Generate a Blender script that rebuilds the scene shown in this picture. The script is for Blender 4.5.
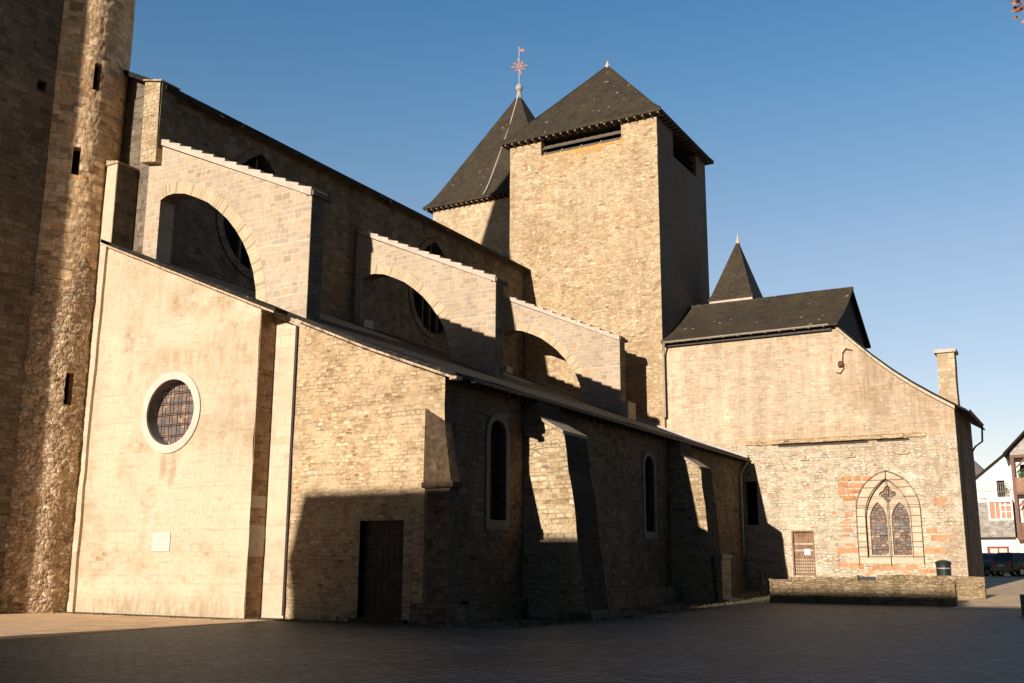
import bpy, math, random
from mathutils import Vector, noise, Matrix
from mathutils.geometry import tessellate_polygon

# ------------------------------------------------------------------ scene, camera, light
S = bpy.context.scene
COL = S.collection
for o in list(bpy.data.objects):
    bpy.data.objects.remove(o)
random.seed(7)

yaw, pitch, roll, fpx = math.radians(29.586), math.radians(12.113), math.radians(0.2585), 1034.6
F = Vector((math.cos(yaw)*math.cos(pitch), math.sin(yaw)*math.cos(pitch), math.sin(pitch)))
r0 = Vector((math.sin(yaw), -math.cos(yaw), 0)); u0 = r0.cross(F)
rt = math.cos(roll)*r0 + math.sin(roll)*u0; up = rt.cross(F)
cam = bpy.data.cameras.new('camera'); camo = bpy.data.objects.new('camera', cam); COL.objects.link(camo)
m = Matrix((rt, up, -F)).transposed().to_4x4(); m.translation = Vector((0, 0, 1.65))
camo.matrix_world = m
cam.sensor_width = 36.0; cam.sensor_fit = 'HORIZONTAL'; cam.lens = fpx/1024*36.0
cam.clip_start = 0.1; cam.clip_end = 3000
S.camera = camo

SUN = Vector((-1, 0.050, 0.268)).normalized()
sun_el = math.asin(SUN.z); sun_rot = math.atan2(SUN.x, SUN.y)
W = bpy.data.worlds.new('World'); S.world = W; W.use_nodes = True
nt = W.node_tree; nt.nodes.clear()
sky = nt.nodes.new('ShaderNodeTexSky'); sky.sky_type = 'NISHITA'; sky.sun_disc = False
sky.sun_elevation = sun_el; sky.sun_rotation = sun_rot
sky.air_density = 1.0; sky.dust_density = 0.3; sky.ozone_density = 3.0; sky.altitude = 200
bg = nt.nodes.new('ShaderNodeBackground'); bg.inputs[1].default_value = 0.15
wo = nt.nodes.new('ShaderNodeOutputWorld')
# paler, hazier air towards the horizon and a darkened sky overhead to cut fill in shade, by elevation only
tcg = nt.nodes.new('ShaderNodeTexCoord'); sxyz = nt.nodes.new('ShaderNodeSeparateXYZ'); nt.links.new(tcg.outputs['Generated'], sxyz.inputs[0])
crs_ = nt.nodes.new('ShaderNodeValToRGB'); ce_ = crs_.color_ramp.elements
ce_[0].position = .10; ce_[0].color = (1.50/1.6, 1.05/1.6, .90/1.6, 1); ce_[1].position = .56; ce_[1].color = (.54/1.6, .98/1.6, 1.12/1.6, 1)
k_ = ce_.new(.82); k_.color = (.16, .27, .31, 1)  # sky overhead darkened, out of view, to cut fill in shade
k_ = ce_.new(.28); k_.color = (1.45/1.6, 1.16/1.6, 1.0/1.6, 1)
k_ = ce_.new(.42); k_.color = (.95/1.6, 1.12/1.6, 1.08/1.6, 1)
nt.links.new(sxyz.outputs[2], crs_.inputs[0])
mm_ = nt.nodes.new('ShaderNodeMix'); mm_.data_type = 'RGBA'; mm_.blend_type = 'MULTIPLY'; mm_.inputs[0].default_value = 1
nt.links.new(sky.outputs[0], mm_.inputs[6]); nt.links.new(crs_.outputs[0], mm_.inputs[7]); 
# west and south sky dimmed, out of view, to cut fill in shade
dd_ = nt.nodes.new('ShaderNodeVectorMath'); dd_.operation = 'DOT_PRODUCT'; dd_.inputs[1].default_value = (1.0, .5, 0); nt.links.new(tcg.outputs['Generated'], dd_.inputs[0])
mr_ = nt.nodes.new('ShaderNodeMapRange'); mr_.inputs[1].default_value = -1; mr_.inputs[2].default_value = .45; mr_.inputs[3].default_value = .22; mr_.inputs[4].default_value = 1
nt.links.new(dd_.outputs['Value'], mr_.inputs[0])
vs_ = nt.nodes.new('ShaderNodeVectorMath'); vs_.operation = 'SCALE'; nt.links.new(mm_.outputs[2], vs_.inputs[0]); nt.links.new(mr_.outputs[0], vs_.inputs['Scale'])
nt.links.new(vs_.outputs[0], bg.inputs[0]); nt.links.new(bg.outputs[0], wo.inputs[0])
sl = bpy.data.lights.new('sun', 'SUN'); sl.energy = 5.0; sl.angle = math.radians(0.5); sl.color = (1.0, 0.905, 0.80)
so = bpy.data.objects.new('sun', sl); COL.objects.link(so)
so.rotation_euler = SUN.to_track_quat('Z', 'Y').to_euler(); so.location = (-40, 0, 40)
S.view_settings.view_transform = 'Standard'; S.view_settings.look = 'None'
S.view_settings.gamma = 1.0; S.view_settings.exposure = 0.50; S.view_settings.use_curve_mapping = False

# ------------------------------------------------------------------ materials
def _new(name):
    mt = bpy.data.materials.new(name); mt.use_nodes = True
    t = mt.node_tree; t.nodes.clear()
    out = t.nodes.new('ShaderNodeOutputMaterial'); b = t.nodes.new('ShaderNodeBsdfPrincipled')
    t.links.new(b.outputs[0], out.inputs[0])
    return mt, t, b
def N(t, typ, **kw):
    n = t.nodes.new(typ)
    for k, v in kw.items(): setattr(n, k, v)
    return n
def L(t, a, b): t.links.new(a, b)
def math_(t, op, a, b=None, clamp=False):
    n = N(t, 'ShaderNodeMath', operation=op, use_clamp=clamp)
    for i, v in enumerate((a, b)):
        if v is None: continue
        if isinstance(v, (int, float)): n.inputs[i].default_value = v
        else: L(t, v, n.inputs[i])
    return n.outputs[0]
def noise_(t, vec, scale, detail=3, rough=.55, dist=0):
    n = N(t, 'ShaderNodeTexNoise'); n.inputs['Scale'].default_value = scale
    n.inputs['Detail'].default_value = detail; n.inputs['Roughness'].default_value = rough
    n.inputs['Distortion'].default_value = dist
    if vec is not None: L(t, vec, n.inputs['Vector'])
    return n
def rampf(t, fac, lo, hi, a=0., b=1.):
    n = N(t, 'ShaderNodeMapRange'); n.clamp = True
    L(t, fac, n.inputs[0])
    for i, v in zip((1, 2, 3, 4), (lo, hi, a, b)): n.inputs[i].default_value = v
    return n.outputs[0]
def mixc(t, fac, a, b, mode='MIX'):
    n = N(t, 'ShaderNodeMix', data_type='RGBA', blend_type=mode)
    if isinstance(fac, (int, float)): n.inputs[0].default_value = fac
    else: L(t, fac, n.inputs[0])
    for i, v in ((6, a), (7, b)):
        if isinstance(v, tuple): n.inputs[i].default_value = (*v[:3], 1)
        else: L(t, v, n.inputs[i])
    return n.outputs[2]
def vscale(t, vec, s):
    n = N(t, 'ShaderNodeMapping'); n.inputs['Scale'].default_value = s; L(t, vec, n.inputs[0]); return n.outputs[0]

def spread(cols, k):
    m_ = [sum(c[i] for c in cols)/len(cols) for i in range(3)]
    return [tuple(max(.02, m_[i]+(c[i]-m_[i])*k) for i in range(3)) for c in cols]
def masonry(name, cols, mortar, bw, bh, ms=.014, kind='brick', warp=.05, bump=.5, blotch=(), plaster=None, tint=.22,
            grain=.25, rubble_mix=None, dist=.03, streak=0., rough=.92, spots=(), pits=.45):
    cols = spread(cols, 1.3)
    mt, t, b = _new(name)
    uv = N(t, 'ShaderNodeUVMap').outputs[0]
    pos = N(t, 'ShaderNodeNewGeometry').outputs['Position']
    # irregular courses: warp v by a noise of v alone, then a soft 2D wobble
    nv = noise_(t, vscale(t, uv, (0.02, 1.4, 1)), 1.0, 2)
    sep = N(t, 'ShaderNodeSeparateXYZ'); L(t, uv, sep.inputs[0])
    v2 = math_(t, 'ADD', sep.outputs[1], math_(t, 'MULTIPLY', math_(t, 'SUBTRACT', nv.outputs[0], .5), bh*3.0))
    cb = N(t, 'ShaderNodeCombineXYZ'); L(t, sep.outputs[0], cb.inputs[0]); L(t, v2, cb.inputs[1])
    nw = noise_(t, uv, 1.1/max(bw, .2), 3)
    sub = N(t, 'ShaderNodeVectorMath', operation='SUBTRACT'); L(t, nw.outputs['Color'], sub.inputs[0]); sub.inputs[1].default_value = (.5, .5, .5)
    sc = N(t, 'ShaderNodeVectorMath', operation='SCALE'); L(t, sub.outputs[0], sc.inputs[0]); sc.inputs['Scale'].default_value = warp
    ad = N(t, 'ShaderNodeVectorMath', operation='ADD'); L(t, cb.outputs[0], ad.inputs[0]); L(t, sc.outputs[0], ad.inputs[1])
    cvec = ad.outputs[0]
    def brick():
        br = N(t, 'ShaderNodeTexBrick'); L(t, cvec, br.inputs['Vector'])
        br.offset = .5; br.offset_frequency = 2; br.squash = .68; br.squash_frequency = 3
        br.inputs['Color1'].default_value = (0, 0, 0, 1); br.inputs['Color2'].default_value = (1, 1, 1, 1); br.inputs['Mortar'].default_value = (.5, .5, .5, 1)
        br.inputs['Scale'].default_value = 1; br.inputs['Mortar Size'].default_value = ms; br.inputs['Mortar Smooth'].default_value = .35
        br.inputs['Brick Width'].default_value = bw; br.inputs['Row Height'].default_value = bh
        return br.outputs['Color'], br.outputs['Fac']
    def rubble():
        vv = vscale(t, cvec, (1/bw, 1/bh, 1))
        v1 = N(t, 'ShaderNodeTexVoronoi', voronoi_dimensions='2D', feature='F1'); L(t, vv, v1.inputs['Vector']); v1.inputs['Scale'].default_value = 1; v1.inputs['Randomness'].default_value = .85
        ve = N(t, 'ShaderNodeTexVoronoi', voronoi_dimensions='2D', feature='DISTANCE_TO_EDGE'); L(t, vv, ve.inputs['Vector']); ve.inputs['Scale'].default_value = 1; ve.inputs['Randomness'].default_value = .85
        s = N(t, 'ShaderNodeSeparateColor'); L(t, v1.outputs['Color'], s.inputs[0])
        return s.outputs[0], rampf(t, ve.outputs['Distance'], .02, .13, 1, 0)
    if kind == 'brick' and rubble_mix is None: rnd, mor = brick()
    elif kind == 'rubble': rnd, mor = rubble()
    else:
        a, am = brick(); c, cm = rubble()
        mk = rampf(t, noise_(t, uv, .45, 3).outputs[0], rubble_mix-.05, rubble_mix+.05)
        rnd = mixc(t, mk, a, c); mor = mixc(t, mk, am, cm)
    cr = N(t, 'ShaderNodeValToRGB'); cr.color_ramp.interpolation = 'LINEAR'
    e = cr.color_ramp.elements
    while len(e) > 1: e.remove(e[-1])
    e[0].position = 0; e[0].color = (*cols[0], 1)
    for i, c in enumerate(cols[1:], 1):
        k = e.new(i/(len(cols)-1)); k.color = (*c, 1)
    L(t, rnd, cr.inputs[0])
    col = mixc(t, mor, cr.outputs[0], mortar)
    big = noise_(t, pos, .33, 4, .6); fine = noise_(t, pos, 9, 5, .7); mid = noise_(t, pos, 1.7, 4, .65)
    val = math_(t, 'ADD', rampf(t, big.outputs[0], .3, .7, 1-tint, 1+tint*.6), rampf(t, mid.outputs[0], .3, .7, -tint*.5, tint*.5))
    val = math_(t, 'MULTIPLY', val, rampf(t, fine.outputs[0], .25, .75, 1-grain, 1+grain*.6))
    if streak:
        st = noise_(t, vscale(t, pos, (1.6, 1.6, .12)), 1.3, 4, .6)
        val = math_(t, 'MULTIPLY', val, rampf(t, st.outputs[0], .35, .6, 1-streak, 1.0))
    pit = noise_(t, vscale(t, uv, (3.2, 8.5, 1)), 1.0, 5, .7, .2)
    pitf = rampf(t, pit.outputs[0], .33, .43, 1-pits, 1.0)
    val = math_(t, 'MULTIPLY', val, pitf)
    jn = noise_(t, vscale(t, uv, (1.1, 2.4, 1)), 1.3, 3)
    openj = math_(t, 'MULTIPLY', mor, rampf(t, jn.outputs[0], .46, .58, 0, pits*1.1))
    val = math_(t, 'MULTIPLY', val, math_(t, 'SUBTRACT', 1.0, openj))
    vc = N(t, 'ShaderNodeCombineColor')
    for i in range(3): L(t, val, vc.inputs[i])
    hmask = None
    if plaster:
        pc, lo, hi, psc = plaster
        pn = noise_(t, pos, psc, 6, .62, .2)
        pm = rampf(t, pn.outputs[0], lo, hi, 0, 1)
        col = mixc(t, pm, col, pc); hmask = pm
    col = mixc(t, 1.0, col, vc.outputs[0], 'MULTIPLY')
    for i, (bc, bs, lo, hi, amt) in enumerate(blotch):
        off = N(t, 'ShaderNodeMapping'); off.inputs['Location'].default_value = (13.7*(i+1), 5.1*i, 3.3*i); L(t, pos, off.inputs[0])
        bn = noise_(t, off.outputs[0], bs, 6, .68, .3)
        col = mixc(t, rampf(t, bn.outputs[0], lo, hi, 0, amt), col, bc)
    if spots:
        sp3 = N(t, 'ShaderNodeSeparateXYZ'); L(t, pos, sp3.inputs[0])
        sn_ = noise_(t, vscale(t, pos, (1, 2.2, .55)), 2.0, 6, .65, .3)
    for (sy, sz, ry, rz, sc_, amt) in spots:          # stains and damp patches of the stone itself, each at its own place
        a1 = math_(t, 'POWER', math_(t, 'MULTIPLY', math_(t, 'SUBTRACT', sp3.outputs[1], sy), 1/ry), 2.)
        a2 = math_(t, 'POWER', math_(t, 'ABSOLUTE', math_(t, 'MULTIPLY', math_(t, 'SUBTRACT', sp3.outputs[2], sz), 1/rz)), 2.)
        mk_ = math_(t, 'SUBTRACT', math_(t, 'SUBTRACT', 1., a1), a2, clamp=True)
        col = mixc(t, math_(t, 'MULTIPLY', mk_, rampf(t, sn_.outputs[0], .38, .62, 0, amt), clamp=True), col, sc_)
    L(t, col, b.inputs['Base Color']); b.inputs['Roughness'].default_value = rough
    b.inputs['Specular IOR Level'].default_value = .15
    hh = math_(t, 'SUBTRACT', math_(t, 'MULTIPLY', rnd, .35), mor)
    if hmask is not None: hh = math_(t, 'MULTIPLY', hh, rampf(t, hmask, 0, 1, 1, .12))
    hh = math_(t, 'ADD', hh, math_(t, 'MULTIPLY', pitf, 1.2))
    hh = math_(t, 'ADD', hh, math_(t, 'MULTIPLY', fine.outputs[0], .9))
    hh = math_(t, 'ADD', hh, math_(t, 'MULTIPLY', mid.outputs[0], .8))
    bp = N(t, 'ShaderNodeBump'); bp.inputs['Strength'].default_value = bump; bp.inputs['Distance'].default_value = dist
    L(t, hh, bp.inputs['Height']); L(t, bp.outputs[0], b.inputs['Normal'])
    return mt

def plain(name, c, rough=.7, var=.2, vs=4., bump=.1, metal=0., spec=.3, c2=None, c2t=(.5, .65)):
    mt, t, b = _new(name)
    pos = N(t, 'ShaderNodeNewGeometry').outputs['Position']
    n = noise_(t, pos, vs, 5, .6)
    v = rampf(t, n.outputs[0], .3, .7, 1-var, 1+var)
    vc = N(t, 'ShaderNodeCombineColor')
    for i in range(3): L(t, v, vc.inputs[i])
    col = mixc(t, 1.0, c, vc.outputs[0], 'MULTIPLY')
    if c2:
        n2 = noise_(t, pos, vs*.6, 5, .65, .4)
        col = mixc(t, rampf(t, n2.outputs[0], *c2t), col, c2)
    L(t, col, b.inputs['Base Color']); b.inputs['Roughness'].default_value = rough; b.inputs['Metallic'].default_value = metal
    b.inputs['Specular IOR Level'].default_value = spec
    if bump:
        bp = N(t, 'ShaderNodeBump'); bp.inputs['Strength'].default_value = bump; bp.inputs['Distance'].default_value = .02
        n3 = noise_(t, pos, vs*6, 4, .6); L(t, n3.outputs[0], bp.inputs['Height']); L(t, bp.outputs[0], b.inputs['Normal'])
    return mt

M = {}
M['ashlar_new'] = masonry('pale_ashlar', [(0.350, 0.265, 0.183), (0.424, 0.326, 0.233), (0.390, 0.306, 0.218), (0.465, 0.354, 0.248), (0.424, 0.306, 0.198)], (0.549, 0.453, 0.332), .36, .19, ms=.018, warp=.12,
                          bump=.5, blotch=[((0.443, 0.231, 0.078), 1.1, .63, .70, .55)], tint=.10, grain=.16, dist=.02, pits=0.12)
M['voussoir'] = masonry('voussoir_stone', [(0.365, 0.272, 0.167), (0.456, 0.346, 0.215), (0.508, 0.387, 0.252)], (0.609, 0.523, 0.374), .23, .8, ms=.016, warp=.02, bump=.35, tint=.08, grain=.14, dist=.02, pits=0.12)
M['coping'] = plain('coping_stone', (.47, .39, .31), .9, .16, 2.2, .5, c2=(.35, .27, .19), c2t=(.58, .72))
M['plaster'] = masonry('lime_render', [(.36, .25, .14), (.46, .35, .22), (.41, .30, .18), (.50, .40, .28)], (.50, .40, .28), .40, .20, ms=.02, warp=.10, bump=.55,
                       plaster=((.53, .435, .305), .34, .52, .6), blotch=[((.40, .235, .105), 1.5, .60, .70, .55), ((.30, .17, .08), 5., .66, .74, .5), ((.56, .475, .365), .6, .55, .72, .5)], tint=.09, grain=.14, dist=.03, spots=[(26.1, 4.6, .22, .8, (.28, .18, .10), .7), (26.5, 4.7, .3, .55, (.28, .18, .10), .6), (26.4, 8.2, 1.6, .5, (.34, .23, .12), .7), (24.0, 8.2, 2.6, 1.2, (.36, .25, .14), .6), (23.4, 5.6, 1.2, 1.6, (.34, .24, .14), .5), (28.0, 10.8, 3.0, 1.6, (.38, .27, .16), .5), (27, .2, 6, .55, (.30, .21, .12), .8), (30.2, 6, .5, 7, (.36, .26, .15), .5)], pits=0.16)
M['pilaster'] = masonry('dressed_pale_stone', [(.46, .36, .25), (.52, .41, .29), (.58, .46, .33)], (.44, .33, .22), .8, .33, ms=.010, warp=.02, bump=.3,
                        plaster=((.54, .43, .30), .45, .55, .5), tint=.10, grain=.12, dist=.02, pits=0.15)
M['rubble'] = masonry('rubble_wall', [(0.284, 0.164, 0.079), (0.459, 0.316, 0.173), (0.393, 0.257, 0.131), (0.590, 0.447, 0.284), (0.437, 0.274, 0.137)], (0.513, 0.382, 0.226), .25, .115, kind='mix', rubble_mix=.6, ms=.02, warp=.10, bump=.8,
                      plaster=((0.536, 0.393, 0.236), .44, .60, 1.3), blotch=[((0.524, 0.230, 0.063), 3.2, .68, .72, .7), ((0.655, 0.557, 0.410), 2.6, .66, .70, .7), ((0.273, 0.164, 0.084), 1.6, .60, .72, .4)], tint=.16, grain=.25, pits=0.34)
M['tower'] = masonry('tower_coursed_stone', [(0.330, 0.214, 0.116), (0.553, 0.410, 0.242), (0.447, 0.309, 0.172), (0.612, 0.464, 0.288), (0.424, 0.279, 0.150), (0.648, 0.512, 0.334)], (0.578, 0.439, 0.270), .30, .135, kind='mix', rubble_mix=.52, ms=.016, warp=.08, bump=.75,
                     blotch=[((0.330, 0.197, 0.093), 1.2, .56, .68, .45), ((0.707, 0.582, 0.404), .8, .58, .70, .4), ((0.400, 0.226, 0.093), 3.5, .62, .70, .4)], tint=.14, grain=.25, streak=.12, spots=[(25, 25.3, 3.2, 1.0, (.42, .24, .09), .55), (21.6, 19.5, 1.2, 4, (.30, .20, .11), .5), (27.9, 20.5, 1.3, 2.4, (.28, .18, .09), .5), (22, 11, 2.5, 3.5, (.32, .21, .11), .5), (24.5, 23, 3, 2, (.60, .49, .34), .4)], pits=0.36)
M['crossing'] = masonry('crossing_pale_stone', [(.40, .29, .18), (.48, .36, .23), (.54, .42, .28)], (.46, .34, .21), .36, .2, ms=.015, warp=.05, bump=.4, tint=.12, grain=.15, pits=0.30)
M['transept'] = masonry('transept_pale_coursed_stone', [(0.488, 0.355, 0.235), (0.574, 0.441, 0.303), (0.531, 0.387, 0.256), (0.618, 0.484, 0.342)], (0.584, 0.453, 0.314), .34, .15, ms=.014, warp=.05, bump=.45,
                        plaster=((0.596, 0.462, 0.319), .50, .62, .5), blotch=[((0.358, 0.225, 0.125), .9, .60, .72, .4), ((0.324, 0.205, 0.125), 2.4, .64, .72, .35)], tint=.13, grain=.2, streak=.2, spots=[(8.9, 10.4, 2.6, 2.0, (.27, .175, .095), .75), (6.6, 8.6, 1.6, 1.3, (.28, .18, .10), .6), (12, 8.0, 5, .6, (.33, .22, .12), .6), (15, 13.3, 6, .7, (.34, .25, .15), .5)], pits=0.32)
M['transept_low'] = masonry('transept_rubble', [(0.454, 0.314, 0.193), (0.595, 0.483, 0.338), (0.541, 0.415, 0.278), (0.649, 0.550, 0.411), (0.498, 0.371, 0.230)], (0.616, 0.516, 0.374), .26, .13, kind='mix', rubble_mix=.5, ms=.02, warp=.09, bump=.8,
                        blotch=[((0.432, 0.179, 0.085), 2.7, .69, .72, .65), ((0.324, 0.213, 0.121), 3., .64, .71, .45), ((0.681, 0.595, 0.472), 1.1, .52, .66, .5)], tint=.14, grain=.22, streak=.12, spots=[(6.5, 6.0, 1.3, 2.2, (.33, .24, .15), .7), (10, 7.4, 5, .7, (.36, .26, .16), .6), (6.2, 2.0, .8, 2.5, (.40, .24, .15), .5)])
M['red_stone'] = plain('red_sandstone', (.44, .215, .105), .9, .3, 2.5, .8, c2=(.52, .36, .22), c2t=(.58, .70))
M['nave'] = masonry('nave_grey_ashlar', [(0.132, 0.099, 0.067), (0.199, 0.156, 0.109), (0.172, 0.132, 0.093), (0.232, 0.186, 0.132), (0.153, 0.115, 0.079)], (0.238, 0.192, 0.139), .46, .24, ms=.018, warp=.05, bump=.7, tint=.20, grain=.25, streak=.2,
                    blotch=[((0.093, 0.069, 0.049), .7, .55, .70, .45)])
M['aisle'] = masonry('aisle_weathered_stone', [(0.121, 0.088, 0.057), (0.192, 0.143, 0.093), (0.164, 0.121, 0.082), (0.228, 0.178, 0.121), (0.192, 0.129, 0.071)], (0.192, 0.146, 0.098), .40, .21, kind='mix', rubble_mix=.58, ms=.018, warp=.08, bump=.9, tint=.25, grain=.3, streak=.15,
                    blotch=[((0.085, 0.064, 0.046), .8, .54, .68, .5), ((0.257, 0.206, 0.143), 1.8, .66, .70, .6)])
M['buttress'] = masonry('buttress_stone', [(0.329, 0.220, 0.120), (0.502, 0.383, 0.239), (0.425, 0.306, 0.175), (0.561, 0.440, 0.285)], (0.483, 0.364, 0.221), .30, .15, kind='mix', rubble_mix=.6, ms=.02, warp=.09, bump=.9,
                        plaster=((0.522, 0.392, 0.239), .52, .64, .8), blotch=[((0.290, 0.182, 0.092), 2.2, .60, .70, .4)], tint=.15, grain=.22)
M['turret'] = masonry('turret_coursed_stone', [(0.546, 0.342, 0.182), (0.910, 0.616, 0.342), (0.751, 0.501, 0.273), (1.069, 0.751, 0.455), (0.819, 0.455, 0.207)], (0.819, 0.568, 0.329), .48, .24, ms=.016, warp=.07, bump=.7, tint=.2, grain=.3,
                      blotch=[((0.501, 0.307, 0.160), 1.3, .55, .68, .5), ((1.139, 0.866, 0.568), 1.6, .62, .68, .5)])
M['turret_rough'] = masonry('turret_rough_rubble', [(0.411, 0.265, 0.153), (0.664, 0.479, 0.297), (0.552, 0.360, 0.212), (0.791, 0.617, 0.421)], (0.632, 0.464, 0.307), .19, .14, kind='rubble', ms=.02, warp=.10, bump=.7, tint=.2, grain=.35, dist=.04,
                      blotch=[((0.632, 0.292, 0.114), 2.4, .66, .71, .5)])
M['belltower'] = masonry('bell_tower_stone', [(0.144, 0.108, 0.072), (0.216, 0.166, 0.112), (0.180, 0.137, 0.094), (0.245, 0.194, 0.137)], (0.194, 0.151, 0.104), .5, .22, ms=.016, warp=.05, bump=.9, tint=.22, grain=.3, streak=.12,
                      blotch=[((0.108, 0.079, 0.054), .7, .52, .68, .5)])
M['tower_side'] = masonry('tower_shade_toned_wall', [(0.190, 0.160, 0.122), (0.224, 0.185, 0.140), (0.207, 0.170, 0.126)], (0.190, 0.154, 0.117), .4, .2, ms=.012, warp=.06, bump=.35, tint=.12, grain=.15, dist=.02, pits=0.15)  # darker copy of the tower stone, shade of unlit faces in the colour
M['lowwall'] = masonry('low_wall_rubble', [(.24, .16, .08), (.36, .26, .15), (.30, .21, .115), (.40, .30, .19)], (.33, .245, .145), .30, .14, kind='mix', rubble_mix=.45, ms=.018, warp=.08, bump=1.0, tint=.25, grain=.3,
                      blotch=[((.14, .11, .055), 1.6, .50, .66, .65)])
M['oldbrick'] = masonry('thin_brick', [(.30, .16, .08), (.42, .27, .15), (.36, .21, .11)], (.42, .31, .20), .4, .2, ms=.02, warp=.05, bump=.8, tint=.2, grain=.2)
M['buttress_side'] = masonry('shade_darkened_stone', [(.030, .026, .020), (.055, .046, .034), (.042, .035, .026), (.075, .062, .045)], (.04, .034, .025), .3, .16, kind='mix', rubble_mix=.55, ms=.02, warp=.09, bump=.9, tint=.2, grain=.3)  # near-black: shade of the side faces put into the colour
M['weathering'] = plain('lichen_weathering_stone', (.065, .042, .022), .95, .5, 6., 1.0, c2=(.15, .10, .055), c2t=(.55, .72))
M['cap_stone'] = plain('sunlit_cap_stone', (.36, .275, .18), .9, .35, 4., .8, c2=(.20, .15, .09), c2t=(.52, .66))
M['surround'] = plain('dark_surround_stone', (.17, .16, .145), .9, .2, 2.5, .4, c2=(.10, .09, .08), c2t=(.55, .72))
M['white_stone'] = plain('white_dressed_stone', (.50, .44, .355), .85, .12, 2.5, .3, c2=(.42, .37, .30), c2t=(.58, .75))
M['grey_stone'] = plain('grey_dressed_stone', (.36, .335, .30), .88, .18, 2.5, .4, c2=(.22, .19, .16), c2t=(.55, .72))
M['marble'] = plain('pale_marble', (.53, .475, .41), .6, .06, 3., .05)
M['engraving'] = plain('engraving_grey', (.42, .37, .31), .8, .1, 3., 0)
M['black'] = plain('dark_interior', (.012, .011, .010), .95, .1, 3., 0)
M['wood_dark'] = plain('dark_oak', (.050, .034, .022), .7, .4, 3., .6)
M['wood_door'] = plain('weathered_plank', (.22, .125, .07), .75, .35, 3., .6)
M['wood_louver'] = plain('pale_louver_board', (.14, .11, .085), .8, .3, 3., .4)
M['wood_pale'] = plain('pale_rafter_wood', (.26, .20, .14), .8, .25, 5., .3)
M['timber'] = plain('red_brown_timber', (.17, .085, .055), .7, .25, 4., .3)
M['boards'] = plain('orange_brown_boards', (.30, .165, .10), .7, .2, 5., .3)
M['zinc'] = plain('weathered_zinc', (.33, .28, .22), .5, .15, 3., .1, metal=.25)
M['zinc_dark'] = plain('dark_zinc', (.09, .075, .06), .6, .3, 3., .2)
M['zinc_pale'] = plain('pale_zinc', (.50, .46, .41), .55, .15, 3., .1)
M['lead'] = plain('pale_lead_flashing', (.38, .34, .30), .6, .2, 3., .2)
M['iron'] = plain('dark_iron', (.035, .028, .025), .6, .3, 6., .1)
M['rust_iron'] = plain('rusty_iron', (.13, .06, .035), .8, .3, 6., .2)
M['gilt'] = plain('faded_copper_red', (.34, .19, .17), .5, .25, 6., .1)
M['terracotta'] = plain('terracotta_tile', (.40, .22, .12), .85, .3, 3., .4, c2=(.45, .34, .22), c2t=(.40, .52))
M['verge_pale'] = plain('lime_verge', (.44, .34, .23), .9, .3, 3., .6, c2=(.18, .13, .09), c2t=(.52, .62))
M['paint_white'] = plain('white_wall_render', (.74, .71, .66), .85, .06, 1.2, .1)
M['paint_frame'] = plain('white_frame_paint', (.78, .76, .72), .6, .05, 3., 0)
M['shutter_red'] = plain('faded_red_shutter', (.60, .20, .12), .7, .12, 5., .1)
M['frame_red'] = plain('dark_red_frame', (.25, .045, .025), .6, .15, 5., 0)
M['curtain'] = plain('pale_curtain', (.55, .48, .42), .9, .15, 6., 0)
M['plant_green'] = plain('potted_leaf', (.06, .10, .03), .8, .4, 9., 0)
M['grey_wall'] = masonry('street_house_stone', [(.28, .25, .21), (.40, .36, .31), (.34, .30, .26)], (.42, .38, .33), .4, .2, kind='rubble', warp=.1, bump=.6, tint=.15, grain=.2)
M['red_leaf'] = plain('reddish_leaf', (.38, .15, .075), .7, .45, 7., 0)
M['bark'] = plain('grey_brown_bark', (.12, .09, .065), .95, .35, 5., 1.)
M['rubber'] = plain('tyre_rubber', (.02, .02, .02), .9, .1, 4., 0)
M['bin_black'] = plain('dark_green_bin', (.018, .024, .020), .45, .15, 4., 0)
M['tail_red'] = plain('tail_lamp_red', (.45, .02, .015), .3, .05, 4., 0)
M['silver'] = plain('silver_paint', (.35, .36, .36), .35, .05, 2., 0, metal=.6)
M['paper'] = plain('white_paper', (.80, .78, .74), .8, .02, 2., 0)

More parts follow.
